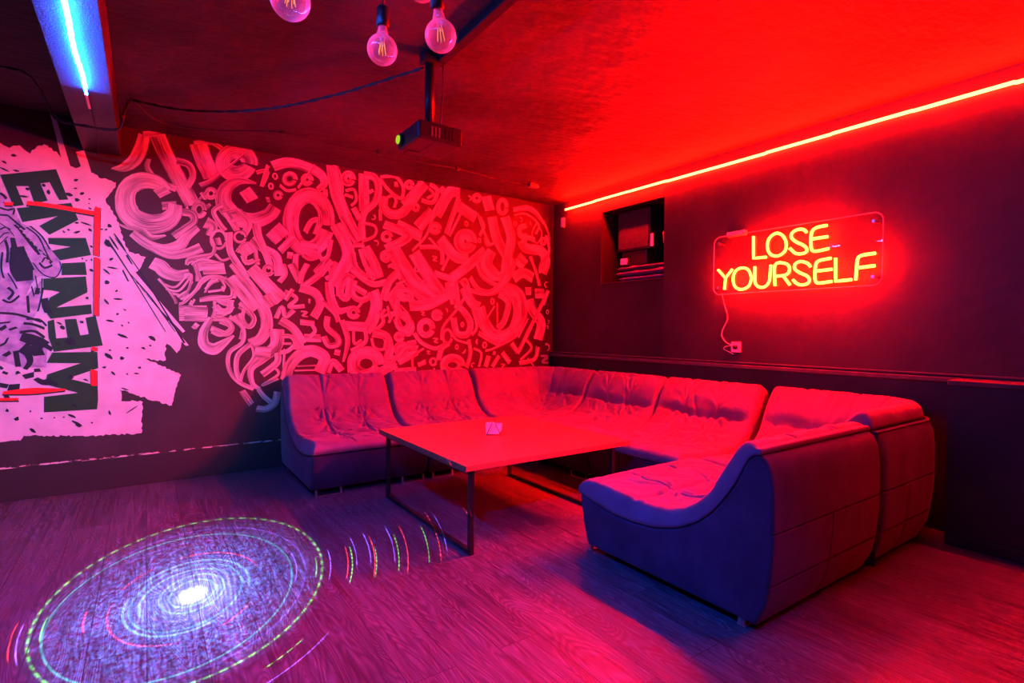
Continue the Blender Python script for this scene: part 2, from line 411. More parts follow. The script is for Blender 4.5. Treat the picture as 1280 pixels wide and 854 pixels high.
def sofa_straight(loc, rz, Wd, up, seed, label, group):
    root = empty('sofa_section', loc, rz, label, 'sofa', group)
    straight_body(Wd, 'sofa_base', root)
    xs = graded(0, Wd, .006, .006, .05); ys = []
    d = .028
    while d < 1.125: ys.append(d); d += .006 if d < .36 or d > 1.06 else .009
    s1, s2 = Wd / 3, 2 * Wd / 3
    tufts = [(a, b, 7, seed + a * 9 + b * 5) for a in (s1, s2) for b in (.24, .40, .72)]
    def sx(x, y): return (x - s1 + .01 * noise.noise((y * 4, seed, 1)), x - s2 + .01 * noise.noise((y * 4, seed, 2)))
    ef = lambda x, y: min(x, Wd - x, (y - .028) * 1.4, 1.125 - y)
    vs, fs = cushion_mesh(xs, ys, lambda x, y: y, ef, up, seed, sx, (.26, .72), tufts)
    fromdata('seat_cushion', vs, fs, M_CUSH, root, True)
    feet(root, [(.13, 1.055, 0), (Wd - .13, 1.055, 0), (.13, .12, 0), (Wd - .13, .12, 0)])
    return root
def sofa_corner(loc, rz, Wx, Wy, up, seed, label, group, Rc=.36, ends=True):
    root = empty('corner_sofa_section', loc, rz, label, 'sofa', group)
    def df(x, y):
        if x < Rc and y < Rc: return Rc - math.hypot(Rc - x, Rc - y)
        return min(x, y)
    def clampf(x, y, dm=.028):
        if x < Rc and y < Rc:
            u, v = (Rc - x) / (Rc - dm), (Rc - y) / (Rc - dm)
            m = max(u, v); l = math.hypot(u, v)
            if l > 1e-6: s = m / l; return Rc - u * s * (Rc - dm), Rc - v * s * (Rc - dm)
        return x, y
    dm = .028
    xs = []; x = dm
    while x < Wx - .006: xs.append(x); x += .008 if x < .4 or x > Wx - .06 else .013
    xs.append(Wx); ys = []; y = dm
    while y < Wy - .006: ys.append(y); y += .008 if y < .4 or y > Wy - .06 else .013
    ys.append(Wy)
    def sx(x, y):
        out = []
        if x > Rc: out.append(x - (Rc + (Wx - Rc) * .5)) if y < .55 else 0
        if y > Rc: out.append(y - (Rc + (Wy - Rc) * .5)) if x < .55 else 0
        if x < .62 and y < .62:
            a = math.atan2(Rc + .12 - y, Rc + .12 - x); r = math.hypot(Rc + .12 - x, Rc + .12 - y)
            if r > .12:
                for q in (.05, .55, 1.05, 1.52): out.append((a - q) * r * 1.0)
        return out
    ef = lambda x, y: min(Wx - x, Wy - y, (df(x, y) - dm) * 1.4 + 1e-5)
    tufts = [(.28, .62, 6, seed), (.62, .28, 7, seed + 1), (.42, .42, 8, seed + 2), (.72, .72, 6, seed + 3)]
    vs, fs = cushion_mesh(xs, ys, df, ef, up, seed, sx, (.26, .70), tufts, clampf)
    fromdata('seat_cushion', vs, fs, M_CUSH, root, True)
    # base: top surface + skirt
    rb = .20
    def foot(x, y, d0):
        # rounded square footprint offset outwards by -d0 on the two back sides
        return x, y
    gx = [0.0] + [Wx * i / 40 for i in range(1, 41)]; gy = [Wy * i / 40 for i in range(41)]
    vs = []; fs = []
    def cl(x, y):
        if x < Rc and y < Rc:
            u, v = (Rc - x) / Rc, (Rc - y) / Rc; m = max(u, v); l = math.hypot(u, v)
            if l > 1e-6: return Rc - u * m / l * Rc, Rc - v * m / l * Rc
        return x, y
    for y in gy:
        for x in gx:
            X, Y = cl(x, y); vs.append((X, Y, sm(P_BOT, df(X, Y) + .012) - .002))
    n = 41
    for j in range(40):
        for i in range(40): a = j * n + i; fs.append((a, a + 1, a + n + 1, a + n))
    # back shell around the two back sides (from (Wx,0) via corner to (0,Wy))
    path = [(Wx, 0, 0, -1)] + [(Wx * (40 - k) / 40, 0, 0, -1) for k in range(1, 41) if Wx * (40 - k) / 40 > Rc]
    for k in range(0, 17):
        a = -PI / 2 - k * PI / 32; path.append((Rc + Rc * math.cos(a), Rc + Rc * math.sin(a), math.cos(a), math.sin(a)))
    path += [(0, Wy * k / 40, -1, 0) for k in range(1, 41) if Wy * k / 40 > Rc]
    BP = list(reversed(BACKP)); o0 = len(vs); m = len(BP)
    mid = {min(range(len(path)), key=lambda i: abs(path[i][0] - Rc - (Wx - Rc) * .5) + path[i][1] * 9), min(range(len(path)), key=lambda i: abs(path[i][1] - Rc - (Wy - Rc) * .5) + path[i][0] * 9)}
    for k, (x, y, ax, ay) in enumerate(path):
        e = min(k, len(path) - 1 - k); rd = .026 if e == 0 else (.006 if e == 1 else 0)
        for i, (d, z) in enumerate(BP):
            q = -d - rd - (.008 if (k in mid and z < .435) else 0)
            vs.append((x + ax * q, y + ay * q, z - (rd if i == 0 else 0)))
    for k in range(len(path) - 1):
        for i in range(m - 1): a = o0 + k * m + i; fs.append((a, a + 1, a + m + 1, a + m))
    # fronts and bottom
    def wall(pts, side):
        o = len(vs); zs = [None, .30, .18, .045]
        for (x, y, zt) in pts:
            for z in zs: vs.append((x, y, zt if z is None else min(z, zt)))
        q = len(zs)
        for k in range(len(pts) - 1):
            for i in range(q - 1): a = o + k * q + i; fs.append((a, a + 1, a + q + 1, a + q))
    wall([(Wx, y, sm(P_BOT, df(Wx, y) + .012) - .002) for y in gy], 0)
    wall([(x, Wy, sm(P_BOT, df(x, Wy) + .012) - .002) for x in gx], 1)
    o = len(vs); lo = [(x + ax * -.045, y + ay * -.045, .045) for x, y, ax, ay in path] + [(Wx, Wy, .045)]
    vs += lo; fs.append(tuple(range(o, o + len(lo))))
    fromdata('sofa_base', vs, fs, M_BODY, root, True)
    b = root.children[-1]; bm = bmesh.new(); bm.from_mesh(b.data); bmesh.ops.remove_doubles(bm, verts=bm.verts, dist=.0005); bmesh.ops.recalc_face_normals(bm, faces=bm.faces)
    for e in bm.edges:
        if len(e.link_faces) == 2 and e.calc_face_angle(0) > .7: e.smooth = False
    bm.to_mesh(b.data); bm.free()
    feet(root, [(Wx - .14, Wy - .08, 0), (Wx - .16, .34, 0), (.34, Wy - .14, PI / 2), (.42, .42, PI / 4)])
    return root
GS = 'sections of the U-shaped sofa'
sofa_straight((1.95, 5.11, 0), PI, .945, .045, 1.3, 'red-lit suede sofa section at the open end under the mural, its left side panel bare', GS)
sofa_straight((2.91, 5.11, 0), PI, .945, .045, 4.1, 'suede sofa section under the mural, second from the splash painting, behind the table corner', GS)
sofa_corner((4.11, 5.11, 0), PI, 1.185, .925, .045, 7.7, 'pleated corner sofa section in the far corner between mural and black wall', GS)
sofa_straight((4.11, 3.235, 0), PI / 2, .94, .045, 9.2, 'creased suede sofa section against the black wall, next to the far corner one', GS)
sofa_straight((4.11, 2.285, 0), PI / 2, .94, .045, 12.9, 'deeply wrinkled sofa section against the black wall, just left below the neon sign', GS)
sofa_corner((4.13, 1.15, 0), PI / 2, 1.08, 1.03, .045, 15.5, 'near corner sofa section with rounded back, right below the neon sign', GS)
sofa_straight((2.055, 1.15, 0), 0, 1.02, .0, 18.1, 'nearest sofa section showing its blue-lit side panel and seamed back', GS)

# ---------------------------------------------------------------- table
tb = empty('lounge_table', (2.08, 3.15, 0), 0, 'large square low table with red-lit wooden top on a thin black metal frame', 'table')
TX, TY = .645, .65
MB().box((-TX + .002, -TY + .002, .478), (TX - .002, TY - .002, .512), .002).build('tabletop', M_TABLE, tb)
MB().box((-TX, -TY, .476), (-TX + .004, TY, .511)).box((TX - .004, -TY, .476), (TX, TY, .511)).box((-TX, TY - .004, .476), (TX, TY, .511)).build('edge_band', M_TEDGE, tb, label='darker rough edge band')
for sx in (-1, 1):
    x = sx * (TX - .055 if sx < 0 else TX - .13)
    for y in (-TY + .035, TY - .045):
        MB().box((x - .014, y - .014, .0), (x + .014, y + .014, .476), .002).build('leg', M_BLACK, tb)
    MB().box((x - .013, -TY + .05, .0), (x + .013, TY - .06, .026), .002).build('bottom_rail', M_BLACK, tb)
    MB().box((x - .013, -TY + .05, .448), (x + .013, TY - .06, .474), .002).build('top_rail', M_BLACK, tb)
# napkin holder and napkins
nh = empty('napkin_holder', (2.045, 3.165, .512), math.radians(-35), 'small black wire napkin holder standing on the table', 'napkin holder')
for y in (-.034, .034):
    MB().tube([(-.05, y, .003), (-.035, y, .035), (-.018, y * .95, .07), (-.006, y * .6, .10), (0, y * .25, .125)], .0022, 6).tube([(.05, y, .003), (.035, y, .035), (.018, y * .95, .07), (.006, y * .6, .10), (0, y * .25, .125)], .0022, 6).build('side_wire', M_BLACK, nh, True)
MB().tube([(-.05, -.034, .003), (.05, -.034, .003), (.05, .034, .003), (-.05, .034, .003)], .0022, 6, True).build('base_wire', M_BLACK, nh, True)
npk = MB()
for k in range(9):
    y = -.014 + k * .0034; a = (k - 4) * .012
    M = Matrix.Translation((0, y, .007)) @ Matrix.Rotation(a, 4, 'Y') @ Matrix.Rotation(PI / 2, 4, 'X')
    npk.prism([(-.055, .0), (.04, .0), (.058, .03), (.060, .078), (-.056, .078)], .0022, M)
o = npk.build('paper_napkins', M_PAPER); o.location = (2.045, 3.165, .512); o.rotation_euler = (0, 0, math.radians(-35))
tag(o, 'folded white paper napkins held in the wire napkin holder on the table', 'napkins')

# ---------------------------------------------------------------- mural
STROKES = ("0 -215,2495,8 -136,2518,61 -66,2591,79 -24,2700,81 -4,2798,69;0 78,2830,104 139,2674,106 239,2470,108 329,2289,109;0 -12,2803,43 127,2845,43;0 29,2616,26 17,2542,35 89,2445,46 213,2407,54;"
"0 214,2637,52 303,2617,52 329,2531,44 290,2434,42;0 145,2381,90 77,2436,110 -25,2433,121 -107,2362,111 -128,2252,121 -91,2143,144 9,2095,150 125,2120,135 194,2196,104 203,2279,88;0 113,2251,58 213,2273,59;0 77,2341,67 151,2397,67;"
"0 369,2811,124 415,2668,126 475,2541,128;0 336,2811,30 475,2836,35 578,2761,36 564,2650,33 475,2526,36 381,2461,39;0 753,2695,110 725,2648,112 680,2616,121 629,2607,129 585,2623,130 559,2659,121 556,2707,107 579,2754,107 620,2790,117 671,2805,129 718,2795,134 750,2762,129 757,2714,122;0 543,2599,16 712,2788,17;"
"0 813,2551,13 669,2551,66 571,2456,96 563,2331,122 668,2227,133 798,2220,121 917,2284,109 970,2365,103;0 719,2480,100 784,2394,101;0 1422,2206,131 1377,2093,129 1304,2023,132 1222,2015,139 1151,2069,136 1109,2170,130 1105,2293,125 1140,2409,121 1207,2489,125 1288,2514,140 1364,2474,145 1416,2380,141 1428,2254,138;0 1230,2165,44 1287,2274,44 1362,2286,49 1320,2158,45;"
"0 947,2728,81 1086,2787,85 1245,2772,89 1369,2729,85 1403,2650,63 1344,2580,47;0 813,2647,32 902,2671,33 857,2534,29 909,2729,29;0 1139,2633,36 1127,2611,36 1106,2597,38 1082,2593,41 1061,2600,42 1049,2618,40 1048,2641,36 1058,2664,35 1078,2680,37 1101,2687,41 1123,2681,43 1137,2665,41 1141,2642,40;0 1280,2652,40 1270,2634,40 1255,2623,42 1237,2620,45 1221,2626,47 1212,2640,45 1211,2659,41 1219,2677,39 1233,2690,41 1251,2695,45 1268,2690,47 1279,2677,46 1281,2659,44;"
"0 1165,2568,21 1319,2806,21;0 1008,2567,26 1070,2528,26 1149,2549,25;0 1386,2561,67 1437,2560,67;0 492,2402,29 484,2385,30 469,2374,32 453,2371,35 439,2378,34 430,2392,32 430,2411,29 437,2428,29 450,2441,32 466,2445,34 481,2440,35 491,2427,33 493,2409,31;"
"0 375,2341,18 441,2436,18;0 388,2404,24 421,2348,24;0 434,2312,37 454,2292,37;0 1019,2470,26 1012,2456,27 1000,2447,28 986,2445,30 974,2450,31 967,2462,29 966,2477,27 972,2491,26 984,2501,28 997,2504,30 1010,2501,31 1019,2490,30 1021,2476,29;"
"0 894,2419,42 925,2423,42;0 1479,2835,101 1522,2704,104 1531,2584,107;0 412,2247,34 402,2223,35 384,2207,38 364,2205,40 347,2216,39 337,2237,36 336,2263,33 345,2288,34 361,2306,37 381,2311,40 399,2303,40 411,2283,37 414,2257,36;0 283,2268,20 315,2182,20;"
"0 316,2333,18 381,2327,19;0 543,2320,36 481,2257,35 529,2155,39 570,2105,40;0 543,2250,36 668,2291,37;0 573,2262,46 661,2116,47;"
"0 612,2189,33 697,2231,33;0 668,2291,57 747,2190,54 711,2082,51;0 421,2157,94 474,2125,71 447,2045,53;0 573,2004,19 557,1969,19 532,1948,21 503,1945,22 478,1961,21 463,1993,20 462,2031,19 475,2068,19 498,2092,20 527,2099,22 553,2087,22 571,2058,21 575,2019,20;"
"0 508,2036,40 524,1976,40;0 461,2031,25 487,1926,24 420,1850,26 308,1818,26 282,1785,24;0 490,1895,21 542,1845,22 598,1870,21;0 598,2093,51 605,1937,52 668,1816,55 740,1710,56;"
"0 726,2054,20 714,2032,20 694,2018,22 671,2016,23 651,2025,22 639,2044,21 638,2068,19 648,2090,20 667,2106,21 690,2111,22 711,2104,23 725,2086,22 728,2063,21;0 661,1926,31 711,1995,33 791,2003,36 813,1892,33 827,1829,33;0 711,1995,126 769,1920,127;0 711,1899,45 718,1876,45;"
"0 754,1839,25 842,1878,25;0 783,2066,71 872,1978,72 978,1915,71 1001,1743,69;0 813,2198,64 828,2087,63 894,1932,58 932,1804,47;0 947,2166,159 1032,2085,161;"
"0 1009,1967,61 1134,2112,62;0 1071,1939,57 1118,1935,58;0 1182,2025,103 1345,2007,105;0 1446,2120,38 1438,1964,36 1313,1799,36;"
"0 1214,1952,45 1279,1924,44 1379,1967,44;0 1150,1955,44 1142,1854,45 1150,1753,45;0 -169,2069,12 -109,2046,25 -24,2042,42 37,1988,43 139,2015,12;0 -85,2012,59 12,1933,69 125,1899,80 229,1940,83 282,2023,71 363,2110,56;"
"0 37,1905,46 164,1856,57 282,1883,66 390,1940,76;0 190,2013,50 269,2084,50 336,2154,48 323,2215,57 256,2222,57;0 43,1785,91 100,1759,101 138,1716,99 216,1691,85 308,1721,61;0 87,1659,20 150,1579,20 202,1489,20 208,1458,19;"
"0 112,1623,17 202,1597,17 282,1695,15;0 137,1578,17 228,1568,16 308,1682,15;0 182,1542,17 268,1539,16 322,1651,15;0 228,1506,44 295,1555,44;"
"0 228,1459,21 268,1476,20 362,1590,20 390,1639,20 459,1699,21;0 336,1762,75 404,1799,95 558,1779,82;0 363,1748,27 362,1654,27;0 282,1789,21 295,1837,23 390,1869,25 473,1900,23 487,1981,22;"
"0 417,1561,17 445,1643,17 501,1694,19 544,1665,18 558,1601,18 438,1570,19;0 558,1698,41 630,1605,40 630,1523,38;0 376,1496,31 473,1524,35 601,1522,39;0 228,1381,117 431,1387,120;"
"0 501,1517,54 558,1487,55 630,1474,56;0 486,1388,48 557,1390,47 623,1457,46;0 487,1501,25 487,1404,25 465,1340,25;0 674,1459,42 748,1412,42 793,1347,40 763,1279,43 703,1312,40 688,1394,39;"
"0 458,1259,48 572,1212,49 615,1277,45 529,1325,48;0 644,1376,31 703,1279,30 688,1163,30;0 321,1478,54 335,1471,54;0 334,1274,41 362,1266,41;"
"0 616,1702,111 824,1448,113;0 704,1905,38 733,1842,40 794,1863,39;0 264,1702,21 316,1705,19 303,1599,18 264,1521,18;0 395,1757,84 565,1777,86;"
"0 342,1799,33 375,1679,33;0 264,1483,22 342,1570,24 408,1681,28 530,1697,33 613,1631,32 616,1537,30 502,1516,30 381,1491,27;0 421,1590,22 462,1646,23 516,1673,24;0 537,1604,38 564,1594,38;"
"0 303,1474,42 329,1460,42;0 489,1453,51 537,1405,53 599,1418,50 606,1489,48;0 489,1492,19 482,1360,19;0 461,1344,42 407,1235,61 407,1127,77 474,1080,92 550,1126,62 634,1197,18;"
"0 475,1337,37 578,1331,37 616,1260,34 536,1205,37 468,1232,37;0 264,1377,109 434,1374,111;0 331,1288,50 357,1265,50;0 677,1484,31 749,1422,31 788,1343,29 749,1278,32 705,1349,29 715,1437,29;"
"0 613,1820,46 713,1701,68 815,1546,90 886,1402,92 897,1272,93 844,1165,88 756,1125,80;0 599,1701,91 713,1557,93 815,1433,94;0 599,1363,34 701,1269,33 701,1141,32 599,1047,32 596,905,31 669,791,33 792,720,34;0 770,1125,40 669,1030,39 652,903,37 683,806,37;"
"0 770,1125,23 792,1012,24 712,885,24 686,790,24;0 983,1256,115 977,1107,103 859,994,86 770,899,54 782,769,38 844,717,31;0 800,1052,89 934,1045,91;0 1027,1193,37 1108,1187,36 1140,1123,35 1077,1056,36 1011,1044,37;"
"0 1027,1124,20 1108,1123,20;0 988,1041,52 988,958,54 904,878,55 859,847,55;0 965,909,22 996,842,23 859,749,21 996,805,23;0 1050,1073,22 1042,923,19 1035,790,16;"
"0 1058,789,88 1093,913,93 1185,1021,99 1299,1053,103 1409,982,101 1358,845,103;0 1153,912,14 1333,915,14;0 1137,873,14 1333,872,14;0 698,709,47 773,583,47;"
"0 814,544,55 889,534,57 962,578,55 988,684,54;0 829,718,37 874,650,38 938,588,39;0 1121,1123,101 1217,1122,102;0 1217,1177,68 1374,1173,69;"
"0 1011,1339,69 1121,1266,69 1217,1122,69;0 771,1801,103 889,1663,109 1026,1522,115;0 889,1565,73 957,1470,74;0 977,1355,39 1026,1456,41 1058,1374,42 1129,1434,41;"
"0 946,1778,27 937,1761,27 921,1750,29 903,1749,30 887,1757,29 877,1773,28 876,1792,27 884,1811,27 899,1823,28 917,1826,30 934,1820,30 945,1805,29 948,1785,28;0 1034,1854,42 1057,1765,40 1003,1687,40;0 1104,1860,66 1184,1706,67;0 1249,1871,48 1200,1766,48 1184,1681,48;"
"0 1424,1885,59 1356,1777,54 1200,1648,49;0 1184,1647,75 1315,1603,76 1365,1502,74 1307,1371,73;0 1050,1606,33 1152,1544,33 1089,1466,33 1225,1476,34;0 1120,1627,35 1058,1523,34;"
"0 1258,1523,41 1277,1521,41;0 1449,1844,39 1475,1785,37 1416,1743,37;0 1450,1714,76 1467,1558,78 1537,1441,65 1669,1477,35;0 1592,1758,59 1557,1614,60 1624,1573,59 1650,1797,60;"
"0 1695,1746,54 1678,1611,55 1769,1553,54 1899,1622,54;0 1623,1901,55 1732,1802,56 1880,1718,55 2023,1752,55;0 1804,1916,34 1842,1810,34 1898,1759,34;0 1553,1896,119 1484,1768,84;"
"0 1729,1416,47 1718,1397,46 1698,1386,46 1677,1386,47 1658,1396,47 1646,1414,47 1645,1435,46 1655,1455,46 1673,1468,46 1694,1470,47 1714,1462,47 1727,1446,48 1731,1424,47;0 1733,1479,25 1806,1572,25;0 2170,1870,71 2052,1750,72 1994,1562,72;0 2041,1907,27 2110,1931,29 2170,1851,30;"
"0 1880,1649,114 1922,1522,114 1881,1356,112 1807,1246,110;0 1590,1298,85 1825,1283,87;0 1947,1450,38 1995,1340,38 1900,1243,37;0 1572,1350,49 1629,1156,50 1587,943,18;"
"0 1807,1246,37 1807,1137,37 1662,1048,36;0 1688,1245,29 1697,1120,29 1770,1155,29;0 1882,1228,81 2019,1192,83 2059,1062,86 2026,894,86;0 1437,1383,51 1433,1278,52 1523,1191,52 1537,1121,53 1451,1104,52 1400,1191,51;"
"0 1382,1528,44 1502,1419,44 1540,1332,44;0 1943,882,119 1908,834,118 1851,808,115 1785,811,112 1729,840,110 1695,889,111 1692,945,113 1720,995,114 1773,1026,113 1837,1030,113 1898,1006,114 1939,960,116 1948,902,118;0 1644,834,25 1647,977,25 1734,1065,25 1882,1067,26;0 2203,1179,44 2194,1164,43 2178,1156,42 2160,1156,42 2144,1164,42 2135,1179,43 2134,1195,44 2142,1211,43 2156,1220,42 2174,1222,42 2191,1215,43 2202,1202,44 2205,1185,44;"
"0 2252,1044,56 2236,1021,55 2209,1008,54 2179,1009,53 2152,1022,54 2136,1045,55 2135,1071,56 2148,1095,55 2173,1110,53 2203,1112,53 2231,1101,54 2249,1080,56 2254,1053,57;0 2254,1116,46 2357,1135,46;0 1872,1174,28 1901,1078,28 1997,1062,28 2019,1155,29;0 1969,831,84 2134,910,85;"
"0 2154,928,74 2368,1029,75;0 2115,832,57 2358,837,58;0 1434,842,59 1486,945,60 1573,855,59;0 1503,1042,49 1555,1029,49;"
"0 2190,1683,65 2092,1575,66 2156,1456,67 2294,1326,69 2274,1227,65 2172,1287,67 2132,1380,67;0 2171,1626,54 2292,1584,56 2365,1500,57;0 2014,1470,27 1976,1395,26 2092,1435,27 2050,1332,27;0 1185,1326,47 1316,1311,48;"
"0 1283,1310,33 1319,1242,33 1266,1182,33;0 2260,1839,121 2374,1751,123;0 1477,2833,111 1523,2562,113 1632,2305,116 1744,2134,118;0 1670,2727,55 1659,2705,54 1641,2691,56 1621,2688,61 1603,2696,63 1593,2714,61 1592,2736,57 1600,2758,54 1617,2774,55 1637,2780,60 1656,2774,64 1668,2758,63 1671,2735,61;"
"0 2301,2775,39 2293,2760,38 2278,2750,38 2261,2747,41 2246,2753,44 2237,2764,44 2236,2780,41 2244,2795,38 2258,2806,37 2274,2811,40 2290,2807,44 2300,2796,45 2303,2781,44;0 1604,2611,25 1687,2633,28 1709,2536,26 1659,2473,24;0 1595,2573,27 1678,2558,27;0 1784,2806,97 1791,2436,96;"
"0 1789,2798,66 1895,2788,71 1938,2683,68 1900,2545,62 1800,2437,61 1766,2322,64 1773,2155,65;0 1847,2659,57 1867,2630,58;0 1954,2802,30 2114,2836,33 2200,2744,35 2176,2624,30 2034,2698,34 1950,2798,34;0 2104,2757,46 2145,2764,46;"
"0 2004,2617,79 1991,2511,87 2075,2446,88 2198,2482,86 2323,2646,94 2418,2809,100;0 2014,2600,25 2084,2639,28 2125,2597,29 2105,2518,28;0 2451,2825,107 2218,2553,104;0 2506,2824,45 2595,2768,46 2540,2635,39 2409,2640,41;"
"0 2495,2772,32 2551,2725,31 2474,2669,27;0 2629,2804,74 2702,2744,75;0 2872,2791,114 2743,2771,111 2586,2504,115;0 2861,2727,54 2705,2316,53;"
"0 2909,2610,27 2747,2300,26;0 2862,2634,115 3080,2538,118;0 3133,2757,41 3122,2739,39 3102,2727,37 3080,2724,40 3060,2730,44 3048,2744,46 3047,2763,43 3057,2782,39 3075,2795,37 3097,2801,39 3118,2796,44 3132,2783,46 3135,2764,46;0 3215,2802,120 3268,2649,121;"
"0 3497,2701,51 3482,2665,48 3457,2642,43 3428,2638,47 3402,2654,53 3386,2685,54 3385,2724,52 3397,2762,48 3421,2787,43 3450,2795,46 3477,2784,53 3495,2755,55 3500,2716,54;0 3294,2577,118 3361,2346,119 3495,2162,119;0 3477,2601,120 3568,2368,120 3522,2142,117;0 3522,2142,133 3497,1941,133;"
"0 3298,2188,112 3235,2031,124 3339,1908,111 3484,1907,89;0 3597,2701,48 3790,2750,57 3933,2711,57 4066,2589,29;0 4051,2629,27 4149,2431,27 4116,2171,26 4029,1990,25;0 3611,2640,18 3791,2676,20 3978,2574,23 3936,2454,22;"
"0 3793,2540,54 3695,2495,62 3710,2406,64 3808,2417,54;0 3949,2593,14 3879,2448,14 3952,2341,11 4030,2465,15 3949,2593,15;0 4088,2367,39 4079,2351,37 4064,2340,32 4046,2338,35 4030,2346,40 4021,2360,41 4020,2379,41 4027,2396,37 4042,2408,33 4059,2412,34 4076,2406,39 4087,2393,42 4089,2374,42;0 3725,2352,125 3782,2267,112 4012,2255,117 4093,2146,135 4044,1980,130;"
"0 3739,2319,61 3794,2393,54 3923,2379,58;0 3658,2143,145 3770,2051,147;0 3606,1886,111 3743,1963,108 3899,1912,119;0 3853,2172,40 3942,1995,35 4002,1826,47;"
"0 3787,1746,86 3873,1750,87;0 3930,1730,101 4077,1737,103;0 4136,1775,44 4064,1585,43;0 3027,2244,119 3005,2207,114 2969,2184,108 2928,2180,113 2892,2196,122 2871,2228,126 2868,2267,122 2886,2305,113 2920,2331,107 2960,2339,112 2998,2327,123 3024,2298,129 3030,2259,129;"
"0 2612,2354,59 2600,2335,57 2580,2323,55 2558,2321,58 2538,2328,63 2526,2344,64 2525,2364,61 2535,2383,57 2553,2397,55 2576,2402,58 2596,2396,63 2610,2382,65 2613,2362,64;0 2541,2539,116 2367,2347,114;0 2136,2348,102 2411,2253,106;0 2567,2573,26 2476,2290,25 2305,2094,24;"
"0 1995,2331,80 2261,2246,85 2016,2086,74;0 2068,2203,34 2056,2184,34 2037,2171,34 2015,2169,35 1996,2177,37 1984,2194,37 1983,2215,35 1992,2235,33 2010,2249,33 2032,2253,35 2053,2247,37 2066,2232,38 2070,2211,37;0 2051,2001,48 2042,1984,47 2026,1973,47 2008,1972,49 1992,1980,51 1982,1995,51 1981,2014,49 1989,2032,47 2004,2044,46 2022,2048,49 2039,2041,51 2050,2027,52 2052,2008,51;0 1505,2271,104 1605,2101,114 1633,1957,118 1542,1786,110 1471,1700,104;"
"0 1679,2090,40 1792,2101,41;0 1674,2016,53 1708,1871,54 1831,1768,55;0 1801,2084,91 1898,1923,92 1948,1785,92;0 1754,2060,47 1802,1916,47 1889,1810,48;"
"0 2077,2092,135 2221,1871,137 2414,1646,139 2547,1541,140;0 2326,2076,130 2546,1774,133 2671,1617,135;0 2390,2142,40 2638,2146,44 2657,1974,46;0 2658,1913,31 2760,2116,31;"
"0 2498,2252,22 2633,2135,23;0 2633,2257,114 2818,2080,113 2986,2074,107;0 3208,2179,107 3011,2013,104 2773,1829,101;0 2785,1829,118 2827,1551,118;"
"0 2567,1876,63 2773,1829,64;0 3109,2021,50 3186,1876,48 3419,1793,44 3578,1947,51 3620,2117,54;0 2892,1815,46 3013,1717,44 3264,1687,43 3472,1763,45;0 3472,1763,125 3705,1584,128;"
"0 3104,2594,25 3181,2412,26 3271,2250,26;0 3130,2555,36 3186,2456,36 3131,2342,33;0 3207,2329,36 3233,2246,33 3336,2278,30;0 1543,1586,43 1543,1686,43 1615,1791,43 1689,1759,45;"
"0 1689,1685,53 1813,1617,54;0 2057,1917,28 2143,1885,29 2160,1789,29;0 2039,1561,74 2201,1743,75;0 2279,1616,49 2263,1595,48 2238,1582,47 2208,1581,47 2183,1591,49 2167,1611,50 2166,1634,49 2179,1656,47 2203,1670,46 2232,1674,47 2259,1666,49 2277,1648,51 2281,1624,51;"
"0 2373,2546,28 2365,2531,27 2352,2522,27 2337,2520,29 2324,2526,31 2316,2538,31 2315,2554,29 2322,2569,27 2334,2579,26 2349,2583,28 2363,2579,31 2372,2567,31 2374,2552,31;0 2218,2524,23 2323,2568,23;0 1955,2478,28 1959,2365,28;0 1683,2458,55 1744,2356,55;"
"0 1753,2320,27 1901,2301,28 1897,2206,26 1767,2136,25;0 1365,1916,34 1435,1958,34 1461,2068,35 1470,2123,35;0 1366,1774,51 1471,1925,51;0 3257,2168,125 3230,2010,150 3364,1883,136;"
"0 3504,2092,58 3494,1912,55 3307,1723,48 3124,1733,49 3012,1860,52;0 3602,2080,19 3531,1855,18 3377,1717,17;0 3496,1773,131 3693,1672,155 3715,1399,165 3550,1215,150 3347,1204,139 3200,1349,147 3130,1522,145;0 3401,1689,66 3534,1595,73 3475,1374,70 3386,1289,66;"
"0 3378,1589,14 3381,1283,14;0 3544,1735,22 3625,1498,22 3549,1275,22;0 3240,1409,15 3343,1548,15;0 2820,1549,68 2928,1477,71 3016,1346,75 2978,1222,69 2848,1231,69 2800,1399,72;"
"0 2872,1795,26 2969,1820,30 3037,1538,31 3101,1309,31 3039,1213,30;0 2926,1742,107 3036,1576,106 3137,1532,102;0 2656,1156,29 2680,1304,28 2842,1494,28 2948,1639,29;0 2780,1171,29 2766,1139,29 2742,1121,27 2715,1121,26 2691,1139,28 2677,1171,29 2675,1208,29 2687,1242,28 2709,1263,27 2736,1267,26 2761,1252,28 2778,1222,29 2782,1185,29;"
"0 2759,1788,116 2778,1603,116;0 2333,2064,121 2490,1844,123 2663,1654,125;0 2108,2096,117 2334,1780,119 2572,1604,121;0 2279,1511,88 2492,1537,108 2715,1628,74;"
"0 2054,1995,24 2046,1981,24 2034,1973,24 2019,1972,25 2007,1978,26 1999,1991,26 1998,2006,25 2004,2020,24 2016,2030,23 2031,2033,24 2044,2028,26 2053,2016,26 2055,2001,26;0 2389,1901,15 2381,1890,14 2370,1883,14 2356,1882,15 2344,1887,15 2337,1898,16 2336,1910,15 2342,1922,14 2353,1930,14 2367,1932,14 2379,1928,15 2388,1918,16 2390,1906,16;0 2431,1795,24 2451,1752,24;0 2273,1328,52 2255,1293,51 2225,1272,50 2191,1272,50 2162,1291,51 2144,1326,52 2142,1366,52 2157,1402,51 2184,1426,49 2218,1431,50 2249,1415,52 2270,1383,53 2275,1343,53;"
